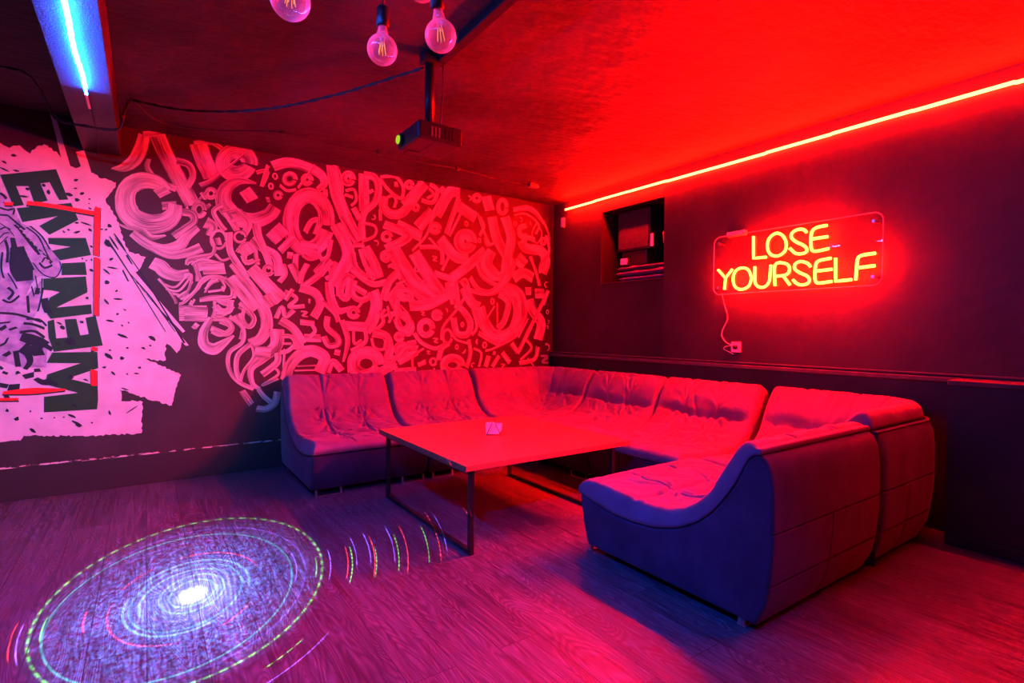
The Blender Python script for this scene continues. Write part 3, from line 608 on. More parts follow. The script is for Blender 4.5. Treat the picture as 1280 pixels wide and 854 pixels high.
"0 2542,1261,63 2522,1228,61 2489,1210,59 2452,1209,58 2419,1228,60 2399,1260,62 2397,1298,62 2413,1332,60 2444,1354,58 2481,1358,58 2516,1344,61 2539,1313,64 2545,1275,64;0 2638,1416,55 2627,1400,54 2610,1390,51 2589,1390,52 2571,1398,54 2561,1414,56 2560,1432,56 2568,1449,54 2585,1460,51 2605,1462,52 2624,1455,54 2637,1441,57 2640,1423,57;0 2196,1179,48 2187,1166,47 2172,1158,46 2155,1158,46 2141,1166,47 2132,1179,48 2131,1195,48 2138,1209,47 2152,1218,46 2169,1220,46 2184,1213,47 2194,1201,48 2197,1185,49;0 2334,1228,41 2416,1130,41 2575,1061,40 2687,1101,42;"
"0 2236,1030,60 2225,1014,59 2207,1005,57 2186,1005,56 2168,1015,57 2157,1031,59 2156,1051,59 2165,1068,59 2182,1079,57 2202,1081,56 2221,1073,58 2234,1057,59 2237,1038,60;0 2040,949,53 2150,982,54 2243,1068,54 2377,1067,54;0 2900,849,92 2870,816,89 2822,798,84 2767,800,82 2719,821,84 2690,855,89 2687,894,91 2711,929,88 2755,950,84 2810,953,82 2861,936,85 2895,903,91 2904,863,94;0 2996,1156,44 3019,1003,44 2972,842,44;"
"0 2780,1231,24 2844,1156,23 2996,1114,23;0 3128,1233,49 3312,1135,49 3419,1099,49;0 3221,1029,24 3336,1053,25 3575,1155,25;0 3063,1060,24 3164,1000,27 3136,846,27;"
"0 3267,969,57 3223,843,57;0 3408,967,46 3315,841,46;0 3455,1006,54 3565,883,54;0 3325,1008,40 3360,993,40;"
"0 3864,2163,36 4011,1822,26;0 4097,2455,38 4147,2251,37 4021,2093,35 4002,1977,37;0 3844,1648,122 3898,1506,122 4030,1363,130 3985,1154,131;0 4137,1766,51 3899,1361,50 3675,992,49;"
"0 3821,1421,34 3685,1185,34;0 3587,1114,56 3675,1002,56;0 3799,1154,34 3882,1051,36 3721,910,33;0 3981,1071,63 3930,915,57 3701,873,50;"
"0 3827,928,23 3931,822,24;0 3934,1714,91 4079,1717,92;0 2003,1226,32 2079,1122,33 2036,984,33;0 2004,924,65 2132,877,66;"
"0 2320,862,23 2323,978,23 2445,1066,23;0 2378,887,46 2466,921,47;0 2591,907,24 2581,892,24 2565,883,22 2547,884,22 2531,893,23 2522,909,24 2521,927,24 2528,943,24 2543,953,22 2561,955,22 2578,947,23 2589,932,24 2592,914,24;0 2054,1918,25 2145,1873,26 2168,1779,26;"
"0 2110,1575,44 2128,1672,42 2278,1671,44 2297,1583,44 2221,1594,43;0 2147,1542,15 2260,1436,15;0 2111,1401,44 2151,1577,44;0 2128,1729,24 2230,1774,24;"
"0 2037,1503,22 2065,1365,22;0 2617,936,61 2657,1064,60 2739,1119,59;5 -559,2831,25 -524,2668,30 -483,2474,36 -443,2308,41;5 -404,2592,48 -371,2471,47 -334,2295,47;"
"5 -174,1757,23 38,1445,36 286,1112,18;5 -138,1779,23 46,1510,36 263,1226,19;5 -164,1664,23 11,1370,35 218,1060,18;1 -706,2151,36 -579,2150,37 -320,2127,39;"
"3 -706,2157,27 -579,2156,27 -320,2133,28;1 -300,2176,38 -306,1972,38 -310,1806,38;3 -300,2183,30 -306,1978,30 -310,1812,30;1 -306,1789,37 -308,1650,37 -311,1494,37;"
"3 -306,1795,29 -308,1656,29 -311,1500,29;1 -311,1555,35 -312,1343,35;3 -311,1561,27 -312,1349,27;1 -325,1100,37 -325,1070,37;"
"3 -325,1106,29 -325,1076,29;1 -330,923,40 -328,801,40;3 -330,929,32 -328,807,32;1 -843,776,26 -682,781,48 -497,780,20;"
"3 -843,782,17 -682,787,39 -497,786,10;1 -925,735,26 -760,725,27;3 -925,740,17 -760,731,17;1 -827,2129,30 -779,2134,30;"
"3 -827,2134,21 -779,2139,21;1 -847,2206,15 -827,2190,14 -814,2169,14;1 -848,2103,11 -807,2090,11 -773,2105,11 -780,2061,8;1 -848,2052,11 -807,2053,11;"
"1 -807,2053,9 -759,2003,11 -717,1961,13;1 -849,1992,5 -808,1959,5 -774,1907,5;1 -849,1945,9 -822,1967,9 -794,1952,9;1 -849,1889,6 -829,1920,7 -801,1932,7;"
"1 -850,1843,5 -808,1903,5;1 -784,1896,22 -774,1813,32 -775,1700,42;1 -760,1833,66 -740,1683,110 -720,1590,82;1 -726,1760,48 -691,1668,48;"
"1 -773,1992,12 -739,1949,12 -704,1886,12 -654,1805,12;1 -752,1975,15 -718,1913,16 -682,1869,15 -640,1787,15;1 -710,1980,9 -646,1921,9 -603,1810,8 -574,1735,8;1 -689,1992,9 -624,1923,9 -581,1831,8;"
"1 -676,1726,7 -619,1644,7 -553,1627,8 -519,1690,6 -526,1748,6;1 -640,1729,12 -611,1693,14 -567,1716,13;1 -626,1731,8 -604,1771,10 -574,1725,9;1 -668,1852,9 -618,1799,9 -567,1735,9;"
"1 -626,1615,6 -629,1485,6;1 -810,1640,8 -776,1567,8 -762,1530,8;1 -662,1632,6 -649,1536,6 -634,1508,7;1 -684,1554,7 -670,1483,8;"
"1 -822,1874,15 -809,1809,14 -813,1715,14;1 -837,1788,10 -844,1675,10 -831,1602,10;1 -811,1537,17 -783,1501,14 -811,1452,16;1 -853,1354,15 -770,1347,15 -693,1321,15 -628,1293,15;"
"1 -854,1280,11 -799,1290,11;1 -729,1282,17 -672,1273,17 -614,1245,17;1 -750,1215,17 -672,1225,17 -614,1177,16;1 -714,1311,11 -643,1312,11 -603,1264,11;"
"1 -854,1233,21 -820,1261,21;1 -806,1233,15 -764,1253,15;1 -855,1120,12 -827,1139,12 -813,1177,10;1 -835,1045,23 -800,1073,23;"
"1 -743,1186,56 -672,1157,70 -615,1109,82;1 -737,1110,71 -680,1061,72;1 -716,1091,44 -695,1004,32 -724,947,24;1 -772,1082,28 -759,967,28;"
"1 -622,1128,27 -571,1089,28;1 -687,1061,38 -622,1080,58;1 -648,1543,22 -656,1495,22;1 -706,1483,14 -700,1359,14;"
"1 -619,1545,9 -635,1447,9 -650,1370,9;1 -839,1449,13 -798,1431,13 -749,1481,12;1 -667,878,24 -624,847,37 -572,854,49;1 -731,890,32 -674,907,33;"
"1 -816,809,57 -753,805,67;1 -857,839,28 -815,827,28;1 -674,936,23 -638,939,23;1 -613,1468,37 -606,1410,38 -591,1362,39;"
"1 -856,970,16 -842,951,16;1 -842,932,16 -815,917,16;1 -773,920,19 -752,929,19;1 -837,753,23 -809,756,23;"
"1 -193,1956,4 -26,1690,7 267,1132,13;1 -239,1937,11 -87,1656,7 136,1225,5;1 -99,1685,4 48,1483,10 201,1226,4;1 -147,1711,10 -111,1624,10;"
"1 -122,1831,12 -86,1760,7;0 -746,1967,8 -736,1960,8;0 -727,1941,8 -717,1934,8;0 -708,1914,8 -698,1908,8;"
"0 -689,1888,8 -679,1881,8;0 -670,1861,8 -660,1854,8;0 -650,1834,8 -640,1827,8;0 -631,1807,8 -621,1800,9;"
"0 -611,1780,9 -601,1773,9;0 -592,1753,9 -582,1746,9;1 -787,2484,10 -773,2487,19 -759,2489,7;1 -834,2437,7 -823,2429,15 -811,2421,5;"
"1 -846,2387,5 -823,2377,11 -799,2366,4;1 -776,2379,7 -760,2379,13 -744,2379,5;1 -439,2361,8 -428,2368,17 -417,2376,6;1 -441,2304,6 -431,2306,11 -421,2307,4;"
"1 -404,2265,9 -393,2273,19 -382,2282,7;1 -435,2224,13 -422,2220,25 -409,2217,9;1 -355,2238,6 -348,2238,12 -342,2238,4;1 -355,2204,5 -351,2203,9 -346,2203,3;"
"1 -355,2170,6 -346,2166,12 -337,2163,4;1 -487,2258,13 -467,2253,25 -448,2249,9;1 -618,2309,10 -612,2299,20 -606,2289,7;1 -589,2269,10 -586,2253,20 -582,2237,7;"
"1 -712,2260,10 -700,2258,20 -688,2256,7;1 -745,2201,7 -721,2201,13 -697,2200,5;1 -436,2045,7 -425,2047,14 -414,2048,5;1 -401,2056,6 -369,2046,12 -338,2037,4;"
"1 -506,1970,9 -501,1971,18 -495,1973,6;1 -480,1986,8 -473,1989,15 -467,1991,5;1 -441,1968,8 -423,1977,15 -405,1987,5;1 -356,2010,9 -346,2002,18 -336,1995,6;"
"1 -348,1879,7 -339,1876,14 -330,1873,5;1 -397,1777,9 -393,1778,18 -389,1778,6;1 -371,1768,7 -369,1767,14 -366,1766,5;1 -344,1776,8 -339,1776,16 -335,1776,6;"
"1 -229,1782,9 -218,1791,17 -206,1799,6;1 -282,2016,6 -276,2016,12 -270,2015,4;1 -237,2058,12 -228,2048,25 -219,2037,9;1 -256,2010,6 -249,2016,12 -242,2023,4;"
"1 -252,1941,9 -226,1903,17 -201,1864,6;1 -228,1966,6 -201,1917,13 -173,1867,5;1 -200,1993,6 -163,1927,13 -125,1860,5;1 -256,1929,14 -243,1907,28 -229,1885,10;"
"1 -265,1711,7 -246,1691,13 -227,1670,5;1 -242,1728,7 -211,1723,14 -179,1717,5;1 -258,1603,15 -245,1609,31 -232,1615,11;1 -191,1548,10 -186,1545,19 -181,1543,7;"
"1 -263,1476,7 -249,1456,14 -235,1437,5;1 -204,1482,7 -176,1481,14 -148,1480,5;1 -143,1401,5 -134,1397,10 -124,1393,3;1 -188,1360,8 -180,1364,15 -172,1368,5;"
"1 -252,1315,8 -228,1309,16 -204,1304,6;1 -157,1281,5 -152,1273,11 -147,1265,4;1 -116,1301,6 -111,1296,11 -105,1292,4;1 -181,1205,10 -149,1191,20 -117,1177,7;"
"1 24,1191,14 45,1173,27 66,1154,10;1 -125,1101,8 -119,1096,15 -112,1091,5;1 -261,1053,13 -237,1033,26 -214,1012,9;1 -166,1011,14 -154,1016,28 -142,1021,10;"
"1 -27,1100,8 -14,1093,16 -2,1087,6;1 -237,1082,6 -229,1080,12 -221,1078,4;1 -277,945,8 -265,946,16 -253,948,6;1 -222,913,7 -210,898,14 -198,883,5;"
"1 -126,890,7 -121,889,14 -116,887,5;1 -47,942,9 -39,937,18 -31,933,6;1 -77,894,6 -61,891,12 -44,889,4;1 24,1120,6 30,1114,12 37,1107,4;"
"1 -825,662,9 -820,652,17 -816,643,6;1 -778,594,14 -768,589,29 -758,585,10;1 -697,512,10 -683,494,19 -669,476,7;1 -699,639,7 -695,637,14 -691,635,5;"
"1 -641,582,5 -635,580,11 -629,577,4;1 -567,579,6 -563,579,11 -558,579,4;1 -483,597,8 -460,583,16 -438,568,6;1 -461,547,8 -431,525,16 -401,503,6;"
"1 -439,526,10 -425,510,20 -412,494,7;1 -348,521,6 -342,521,12 -336,520,4;1 -239,607,6 -233,588,13 -227,570,4;1 -460,672,8 -445,661,16 -430,651,6;"
"1 -512,578,6 -508,578,11 -503,578,4;1 -392,861,6 -377,854,11 -362,846,4;1 -374,1486,9 -366,1481,19 -359,1475,7;1 -350,1704,9 -340,1695,19 -330,1686,7;"
"1 -544,1294,6 -530,1285,13 -515,1275,4;1 -523,1266,12 -512,1254,24 -501,1241,9;1 -405,1306,10 -399,1296,20 -393,1287,7;1 -474,894,16 -466,879,32 -459,864,11;"
"1 -494,1161,24 -465,1147,49 -435,1133,17;1 -545,1143,11 -538,1131,23 -531,1120,8;1 -575,841,15 -558,833,29 -540,824,10;1 -159,781,5 -135,770,10 -110,758,3;"
"1 -127,578,4 -90,605,8 -53,633,3;0 4030,954,20 4132,942,34 4054,882,30 4150,864,14;0 4130,1015,12 4151,1028,15 4162,1050,18 4159,1074,21 4144,1093,24 4120,1101,27 4096,1096,30;0 2914,1003,11 2945,1018,23 2957,1050,9;"
"0 3436,868,11 3491,862,18 3449,830,16 3500,820,7;0 1190,1424,11 1245,1417,18 1203,1385,16 1254,1376,7;0 3314,1634,18 3300,1629,18 3291,1612,18 3291,1591,18 3300,1574,18 3315,1570,18 3328,1580,18 3334,1599,18 3330,1620,18 3318,1632,18;0 2535,2056,11 2590,2050,18 2548,2018,16 2599,2008,7;"
"0 3111,1165,11 3099,1133,23 3114,1101,9;0 3209,1063,18 3223,1071,18 3230,1090,18 3228,1111,18 3217,1125,18 3202,1126,18 3190,1113,18 3186,1093,18 3192,1073,18 3205,1064,18;0 4125,1873,9 4107,1874,11 4091,1865,13 4082,1850,15 4083,1832,18 4094,1817,20 4110,1811,22;0 2554,1173,11 2608,1167,18 2567,1135,16 2618,1125,7;"
"0 2408,1454,8 2449,1449,14 2418,1425,12 2456,1418,5;0 940,2523,14 947,2535,14 948,2551,14 942,2564,14 931,2568,14 921,2562,14 915,2548,14 917,2533,14 926,2522,14 937,2521,14;0 2828,1079,14 2830,1064,14 2839,1054,14 2850,1053,14 2859,1063,14 2861,1079,14 2857,1093,14 2847,1100,14 2836,1096,14 2829,1084,14;0 4124,1353,7 4138,1353,8 4149,1360,10 4155,1372,12 4154,1385,13 4145,1396,15 4133,1400,16;"
"0 2940,2457,14 2944,2442,14 2954,2434,14 2965,2436,14 2972,2447,14 2973,2463,14 2967,2476,14 2956,2481,14 2946,2475,14 2940,2461,14;0 958,2619,14 969,2615,14 979,2622,14 984,2637,14 981,2652,14 972,2662,14 961,2662,14 953,2651,14 950,2636,14 956,2622,14;0 3626,2565,14 3616,2560,14 3609,2547,14 3610,2531,14 3618,2520,14 3629,2517,14 3639,2526,14 3642,2541,14 3639,2556,14 3629,2564,14;0 1865,2371,7 1878,2366,8 1891,2369,10 1900,2379,12 1903,2392,13 1898,2405,15 1887,2413,16;"
"0 3701,2573,7 3714,2578,8 3722,2589,10 3723,2602,12 3716,2614,13 3704,2620,15 3691,2619,16;0 3851,2594,8 3850,2568,18 3868,2549,7;0 1924,2113,7 1933,2122,8 1936,2136,10 1931,2148,12 1920,2156,13 1907,2157,15 1895,2150,16;0 3074,887,7 3061,892,8 3048,889,10 3038,880,12 3035,867,13 3039,854,15 3050,846,16;"
"0 2992,2723,7 3004,2729,8 3011,2740,10 3011,2754,12 3004,2765,13 2992,2771,15 2979,2769,16;0 4139,1484,14 4145,1498,14 4144,1513,14 4135,1524,14 4124,1526,14 4115,1517,14 4112,1501,14 4116,1487,14 4126,1479,14 4137,1482,14;0 3122,2267,14 3133,2264,14 3143,2271,14 3147,2286,14 3144,2301,14 3135,2311,14 3124,2310,14 3116,2299,14 3114,2283,14 3120,2269,14;0 4111,1329,8 4152,1324,14 4121,1300,12 4159,1293,5;"
"0 2903,1307,14 2914,1303,14 2924,1309,14 2930,1323,14 2927,1339,14 2919,1349,14 2908,1349,14 2899,1339,14 2896,1324,14 2901,1309,14;0 2725,1461,8 2722,1487,18 2702,1503,7;0 2522,833,7 2529,821,8 2541,815,10 2554,817,12 2565,825,13 2569,838,15 2566,851,16;0 2475,1038,8 2516,1033,14 2485,1009,12 2523,1002,5;")
POLYS = ("0 -1009,2491 -996,2496 -981,2509 -975,2502 -960,2516 -940,2519 -930,2524 -919,2533 -907,2528 -895,2535 -881,2550 -868,2548 -860,2560 -841,2560 -830,2550 -818,2545 -809,2541 -796,2535 -778,2554 -774,2556 -752,2560 -743,2566 -733,2557 -724,2545 -710,2533 -698,2525 -685,2516 -675,2546 -661,2552 -649,2576 -636,2587 -619,2588 -610,2601 -587,2594 -584,2583 -568,2581 -557,2560 -538,2560 -530,2545 -517,2527 -504,2503 -497,2488 -486,2492 -468,2484 -459,2468 -441,2464 -433,2458 -416,2465 -395,2482 -386,2486 -372,2475 -361,2465 -344,2457 -339,2443 -329,2441 -308,2430 -301,2429 -291,2411 -278,2406 -252,2413 -234,2404 -215,2401 -197,2389 -187,2393 -189,2354 -205,2335 -211,2318 -225,2299 -236,2275 -248,2260 -253,2247 -246,2220 -239,2212 -223,2197 -221,2177 -207,2167 -205,2146 -190,2128 -183,2116 -182,2091 -167,2078 -172,2064 -164,2045 -156,2017 -160,2007 -147,1983 -143,1970 -148,1951 -132,1934 -132,1913 -125,1895 -112,1882 -107,1860 -79,1852 -68,1844 -45,1849 -28,1831 -10,1830 4,1825 -6,1812 -11,1791 -18,1777 -26,1749 -36,1728 -45,1715 -68,1696 -76,1688 -80,1669 -74,1647 -63,1641 -59,1617 -46,1603 -39,1597 -27,1572 -23,1556 -4,1541 4,1539 11,1508 12,1502 24,1482 37,1469 53,1463 53,1447 65,1433 87,1406 86,1398 100,1386 111,1366 125,1357 131,1343 141,1324 160,1313 160,1299 174,1275 189,1262 199,1241 203,1228 213,1205 222,1188 232,1178 243,1153 245,1141 242,1113 241,1101 232,1074 214,1060 199,1068 194,1080 183,1097 169,1112 147,1125 133,1146 143,1128 131,1107 141,1086 127,1055 127,1035 134,1016 136,1000 133,990 115,986 96,996 79,986 52,1000 41,995 20,1010 2,1006 -8,1013 2,1005 17,996 29,986 56,979 69,975 83,956 99,951 112,941 133,940 138,922 165,916 174,904 187,903 203,889 221,886 242,865 231,849 228,827 225,817 215,802 213,776 203,757 200,730 193,707 192,693 187,670 187,655 177,633 177,618 158,616 137,636 117,635 106,637 92,657 65,664 49,663 41,666 16,675 1,689 -9,702 -34,697 -47,712 -59,714 -82,728 -92,732 -110,738 -116,748 -137,760 -155,758 -173,762 -160,752 -157,725 -157,697 -161,676 -139,672 -128,671 -102,670 -91,678 -74,672 -54,664 -39,671 -21,661 -28,637 -22,630 -19,609 -27,580 -24,563 -24,545 -29,530 -33,501 -24,484 -25,467 -32,447 -24,432 -29,410 -42,408 -64,409 -77,403 -95,403 -114,413 -130,417 -137,406 -160,417 -172,408 -183,408 -201,419 -219,420 -232,414 -252,420 -259,424 -274,411 -287,419 -307,417 -321,412 -335,423 -348,421 -366,418 -388,419 -394,425 -411,427 -429,428 -446,430 -453,432 -468,425 -479,439 -494,433 -517,440 -529,445 -540,433 -556,436 -566,448 -578,442 -591,442 -607,449 -620,442 -633,451 -648,452 -669,461 -683,460 -695,456 -703,457 -719,457 -734,461 -738,448 -753,427 -761,433 -778,430 -790,433 -810,432 -815,431 -833,429 -849,429 -860,427 -877,429 -888,424 -902,431 -911,426 -921,431 -936,427 -953,420 -963,433 -973,432 -984,430 -1001,435 -1007,432 -1019,429 -1017,449 -1024,467 -1018,478 -1023,503 -1019,507 -1020,538 -1026,554 -1024,571 -1025,579 -1017,602 -1016,615 -1017,626 -1016,655 -1022,664 -1015,688 -1022,695 -1024,718 -1021,731 -1015,755 -1017,763 -1016,783 -1015,802 -1020,821 -1016,834 -1021,856 -1016,866 -1016,886 -1019,907 -1016,925 -1019,932 -1016,958 -1021,964 -1016,980 -1014,1003 -1014,1016 -1019,1038 -1022,1055 -1012,1076 -1016,1093 -1021,1102 -1019,1127 -1020,1135 -1016,1161 -1019,1164 -1019,1187 -1017,1201 -1015,1217 -1016,1243 -1019,1261 -1012,1278 -1021,1282 -1019,1300 -1020,1323 -1018,1334 -1014,1354 -1012,1367 -1016,1388 -1015,1412 -1011,1422 -1011,1444 -1014,1457 -1012,1479 -1016,1490 -1018,1506 -1011,1525 -1012,1539 -1017,1559 -1008,1577 -1014,1597 -1016,1612 -1009,1621 -1009,1634 -1012,1651 -1012,1676 -1008,1686 -1008,1708 -1010,1726 -1007,1736 -1014,1752 -1015,1780 -1010,1795 -1012,1806 -1016,1821 -1014,1842 -1013,1855 -1009,1878 -1015,1894 -1012,1915 -1015,1921 -1009,1935 -1006,1954 -1012,1980 -1012,1992 -1010,2008 -1012,2020 -1012,2042 -1006,2055 -1012,2079 -1006,2100 -1013,2108 -1009,2131 -1014,2146 -1006,2160 -1004,2172 -1004,2200 -1012,2216 -1009,2228 -1013,2241 -1013,2261 -1011,2271 -1009,2296 -1013,2309 -1007,2324 -1004,2339 -1010,2364 -1005,2372 -1007,2388 -1007,2412 -1011,2432 -1006,2437 -1003,2460 -1005,2470;"
"2 -846,2336 -542,2430 -474,2215 -526,2204 -580,2328 -630,2309 -591,2190 -663,2157 -696,2279 -762,2269 -721,2138 -777,2121 -816,2244;"
"2 -760,2111 -457,2193 -416,2071 -530,1980 -582,1939 -639,1998 -535,2083 -730,2014;"
"2 -591,1916 -373,1939 -341,1811 -524,1755 -570,1823 -463,1862 -587,1872;"
"2 -515,1735 -377,1754 -367,1657 -515,1646;"
"2 -619,1613 -373,1646 -364,1532 -448,1494 -463,1467 -554,1395 -550,1489 -527,1518 -619,1538;"
"2 -619,1545 -364,1559 -366,1523 -547,1402 -471,1414 -343,1434 -339,1361 -580,1318 -613,1380 -583,1474 -516,1526 -616,1530;"
"2 -597,1298 -560,1314 -548,1172 -484,1179 -500,1315 -432,1321 -409,1195 -358,1205 -377,1329 -316,1347 -273,1116 -563,1072 -591,1177;"
"2 -571,1067 -307,1068 -302,941 -482,870 -306,806 -304,699 -311,623 -621,623 -620,739 -425,757 -572,815 -613,832 -601,904 -408,982 -604,990;"
"4 -1001,2027 -915,2122 -847,2215 -806,2193 -773,2105 -738,2005 -667,1976 -617,1924 -566,1823 -519,1739 -523,1661 -568,1623 -641,1633 -684,1573 -713,1481 -619,1615 -627,1485 -679,1295 -600,1102 -608,956 -752,961 -889,1030 -1008,1060;")
NEON_LETTERS = {
"L":"2439,2049 2436,1870 2326,1867",
"O":"2246,2047 2203,2025 2174,1980 2167,1933 2180,1894 2216,1870 2255,1867 2295,1887 2317,1929 2318,1984 2293,2028 2246,2047",
"S":"2016,2017 2038,2043 2082,2050 2122,2033 2130,1997 2095,1959 2043,1928 2014,1899 2013,1874 2042,1862 2094,1869 2140,1915",
"E":"1870,2048 1945,2043 1976,2019 1983,1969 1982,1917 1973,1879 1942,1868 1857,1877|1975,1963 1864,1965",
"Y":"2760,1805 2687,1726 2625,1798|2687,1726 2695,1629",
"O2":"2530,1800 2486,1785 2459,1740 2453,1696 2470,1649 2504,1627 2545,1621 2590,1640 2612,1683 2613,1742 2583,1789 2530,1800",
"U":"2423,1801 2421,1702 2412,1653 2373,1627 2331,1632 2300,1669 2293,1731 2289,1801",
"R":"2251,1631 2254,1797 2176,1802 2141,1771 2144,1729 2174,1710 2244,1707|2189,1707 2134,1631",
"S2":"1982,1756 2004,1784 2056,1804 2097,1789 2099,1752 2061,1719 2010,1692 1988,1661 2002,1632 2045,1625 2082,1638 2112,1670",
"E2":"1838,1805 1920,1796 1943,1774 1949,1723 1948,1665 1938,1635 1903,1630 1829,1637|1942,1720 1830,1724",
"L2":"1808,1803 1805,1635 1699,1639",
"F":"1555,1808 1640,1802 1664,1780 1669,1719 1674,1633|1665,1718 1556,1723",
}

def ribbon_mesh(strokes, y0, dy):
    vs = []; fs = []; uv = []
    for si, pts in enumerate(strokes):
        cl = len(pts) > 8 and math.dist(pts[0][:2], pts[-1][:2]) < .02
        sp = spline(pts, .014, cl)
        y = y0 - si * dy; u = si * 3.71; n = len(sp); prev = None; rs = random.Random(si)
        for i, (x, z, w) in enumerate(sp):
            a = sp[max(0, i - 1)]; b = sp[min(n - 1, i + 1)]
            if i: u += math.dist(sp[i - 1][:2], (x, z))
            dx, dz = b[0] - a[0], b[1] - a[1]; l = math.hypot(dx, dz) or 1
            w *= .56 * (1 + .05 * noise.noise((u * 30, si, 0)))
            nx_, nz_ = -dz / l * w, dx / l * w
            base = len(vs)
            sh = rs.uniform(-.006, .006) if i in (0, n - 1) else 0
            y -= 6e-7; vs += [(x + nx_ + dx / l * sh, y, z + nz_ + dz / l * sh), (x - nx_ - dx / l * sh, y, z - nz_ - dz / l * sh)]
            uv += [(u, 0), (u, 1)]
            if i: fs.append((base - 2, base - 1, base + 1, base))
    return vs, fs, uv
def paint_obj(name, vs, fs, uv, m, parent=None, label=None):
    me = bpy.data.meshes.new(name); me.from_pydata(vs, [], fs); me.update()
    if uv:
        l = me.uv_layers.new(name='UVMap')
        for lp in me.loops: l.data[lp.index].uv = uv[lp.vertex_index]
    o = obj(name, me, m, parent, None, False, label)
    return o
def parse(s):
    out = []
    for it in s.split(';'):
        q = it.split()
        if q: out.append((int(q[0]), [tuple(int(v) / 1000 for v in p.split(',')) for p in q[1:]]))
    return out
ST = parse(STROKES); PO = parse(POLYS)
white = []; splash_w = []
for c, p in ST:
    if c not in (0, 5): continue
    (splash_w if c == 5 else white).append(p)
vs, fs, uv = ribbon_mesh(white, YM - .0010, .00002)
o = paint_obj('calligraphy_mural', vs, fs, uv, M_PW)
tag(o, 'sprawling mural of brushed white calligraffiti letters on the black wall above the sofa', 'mural')
sp = empty('splash_mural', (-.5, YM, .42), 0, 'painted wall panel at left with white splash, green stencil letters, red frame and torso', 'mural')
def local(vs): return [(x + .5, y - YM, z - .42) for x, y, z in vs]
def poly_mesh(polys, y):
    vs = []; fs = []
    for i, p in enumerate(polys):
        b = len(vs); v3 = [Vector((x, z, 0)) for x, z in p]
        for tri in tessellate_polygon([v3]): fs.append(tuple(b + k for k in tri))
        vs += [(x, y - i * .00003, z) for x, z in p]
    return vs, fs
def ppart(name, polys, strokes, y, m, label=None):
    vs, fs = poly_mesh(polys, y)
    if strokes:
        v2, f2, _ = ribbon_mesh(strokes, y - .0004, .00001); b = len(vs); vs += v2; fs += [tuple(b + k for k in f) for f in f2]
    return paint_obj(name, local(vs), fs, None, m, sp, label)
ppart('white_splash', [p for c, p in PO if c == 0], splash_w, YM - .0006, M_PSPL)
ppart('painted_torso', [p for c, p in PO if c == 4], [], YM - .0016, M_PV, 'violet grey painted torso with folded sleeve')
GL = [p for c, p in PO if c == 2]
groups = [GL[0:1], GL[1:3], GL[3:4], GL[4:6], GL[6:7], GL[7:8]]
for g in groups: ppart('painted_letter', g, [], YM - .0024, M_PG, 'dark green stencil letter')
for p in [p for c, p in ST if c == 3]: ppart('painted_frame_line', [], [p], YM - .0034, M_PR, 'bright red painted frame line')
ppart('black_splatter', [], [p for c, p in ST if c == 1], YM - .0018, M_PB, 'black brush marks and splatter')['kind'] = 'stuff'

# ---------------------------------------------------------------- beam with blue led tape
struct('trim_5', MB().box((-.385, Y0, 2.60), (-.155, YM, ZC + .02), .004), M_BEAM)
bl = empty('blue_led_strip', (-.27, 3.85, 2.60), 0, 'bright blue-white LED strip running under the ceiling beam', 'led strip')
b = MB()
segs = [(3.83, .004)]
n = 34
pts = [(-.0 + .004 * math.sin(k * .9), -.0 - k * .105, -.012) for k in range(n)]
for k in range(n - 1):
    w_ = .006 if k == 0 else .011
    b.box((pts[k][0] - w_, pts[k + 1][1], -.030), (pts[k][0] + w_, pts[k][1], -.022))
lt = b.build('lit_tape', [M_BLUE_BACKGLOW, M_BLUE], bl)
for p in lt.data.polygons: p.material_index = 1 if p.normal.z < -.9 else 0
MB().box((-.008, 0, -.030), (.004, .24, -.024)).build('unlit_tape', M_WHITEP, bl, label='unlit white tape end')
MB().tube([(-.003, .24, -.027), (-.006, .8, -.007), (-.02, 1.32, -.007)], .004, 6).build('wire', M_RUBBER, bl)

# ---------------------------------------------------------------- red led strip
rl = empty('red_led_strip', (XR - .02, 4.88, 2.725), 0, 'long glowing red LED strip along the top of the black wall', 'led strip')
b = MB(); y = 0.; k = 0
rr = random.Random(4)
while y > -5.9:
    L_ = .5; dz = .004 * math.sin(k * 1.3)
    w_ = .010
    b.box((-.012, y - L_, dz - w_), (.0, y, dz + w_)); y -= L_; k += 1
b.build('lit_tape', M_RED, rl)
MB().tube([(.0, .0, 0), (.0, .06, -.005), (.0, .11, -.02), (.0, .12, -.05)], .004, 6).build('wire', M_RUBBER, rl)
MB().box((-.02, .03, -.20), (.02, .07, -.09), .004).build('controller', M_WHITEP, rl, label='small white plastic controller hanging below the strip end')

# ---------------------------------------------------------------- neon sign
XS = XR - .075
ns = empty('neon_sign', (XS, 2.16, 1.59), 0, 'glowing red neon sign reading LOSE YOURSELF on a clear acrylic board', 'neon sign')
def rr_poly(y0, y1, z0, z1, r, n=6):
    out = []
    for cx, cz, a0 in ((y1 - r, z1 - r, 0), (y0 + r, z1 - r, 90), (y0 + r, z0 + r, 180), (y1 - r, z0 + r, 270)):
        for k in range(n + 1): a = math.radians(a0 + 90 * k / n); out.append((cx + r * math.cos(a), cz + r * math.sin(a)))
    return out
Mx = Matrix(((0, 0, 1, 0), (1, 0, 0, 0), (0, 1, 0, 0), (0, 0, 0, 1)))
MB().prism([(a, b_) for a, b_ in rr_poly(1.517 - 2.16, 2.812 - 2.16, .0, .50, .06)], .006, Mx).build('acrylic_board', M_ACRYL, ns)
rim = rr_poly(1.517 - 2.16, 2.812 - 2.16, .0, .50, .06)
MB().tube([(.003, a, c) for a, c in rim], .0032, 6, True).build('board_edge', noisy('frosted_acrylic_edge', (.5, .5, .5), (.6, .6, .6), 5, .3), ns, True, 'frosted edge of the board')
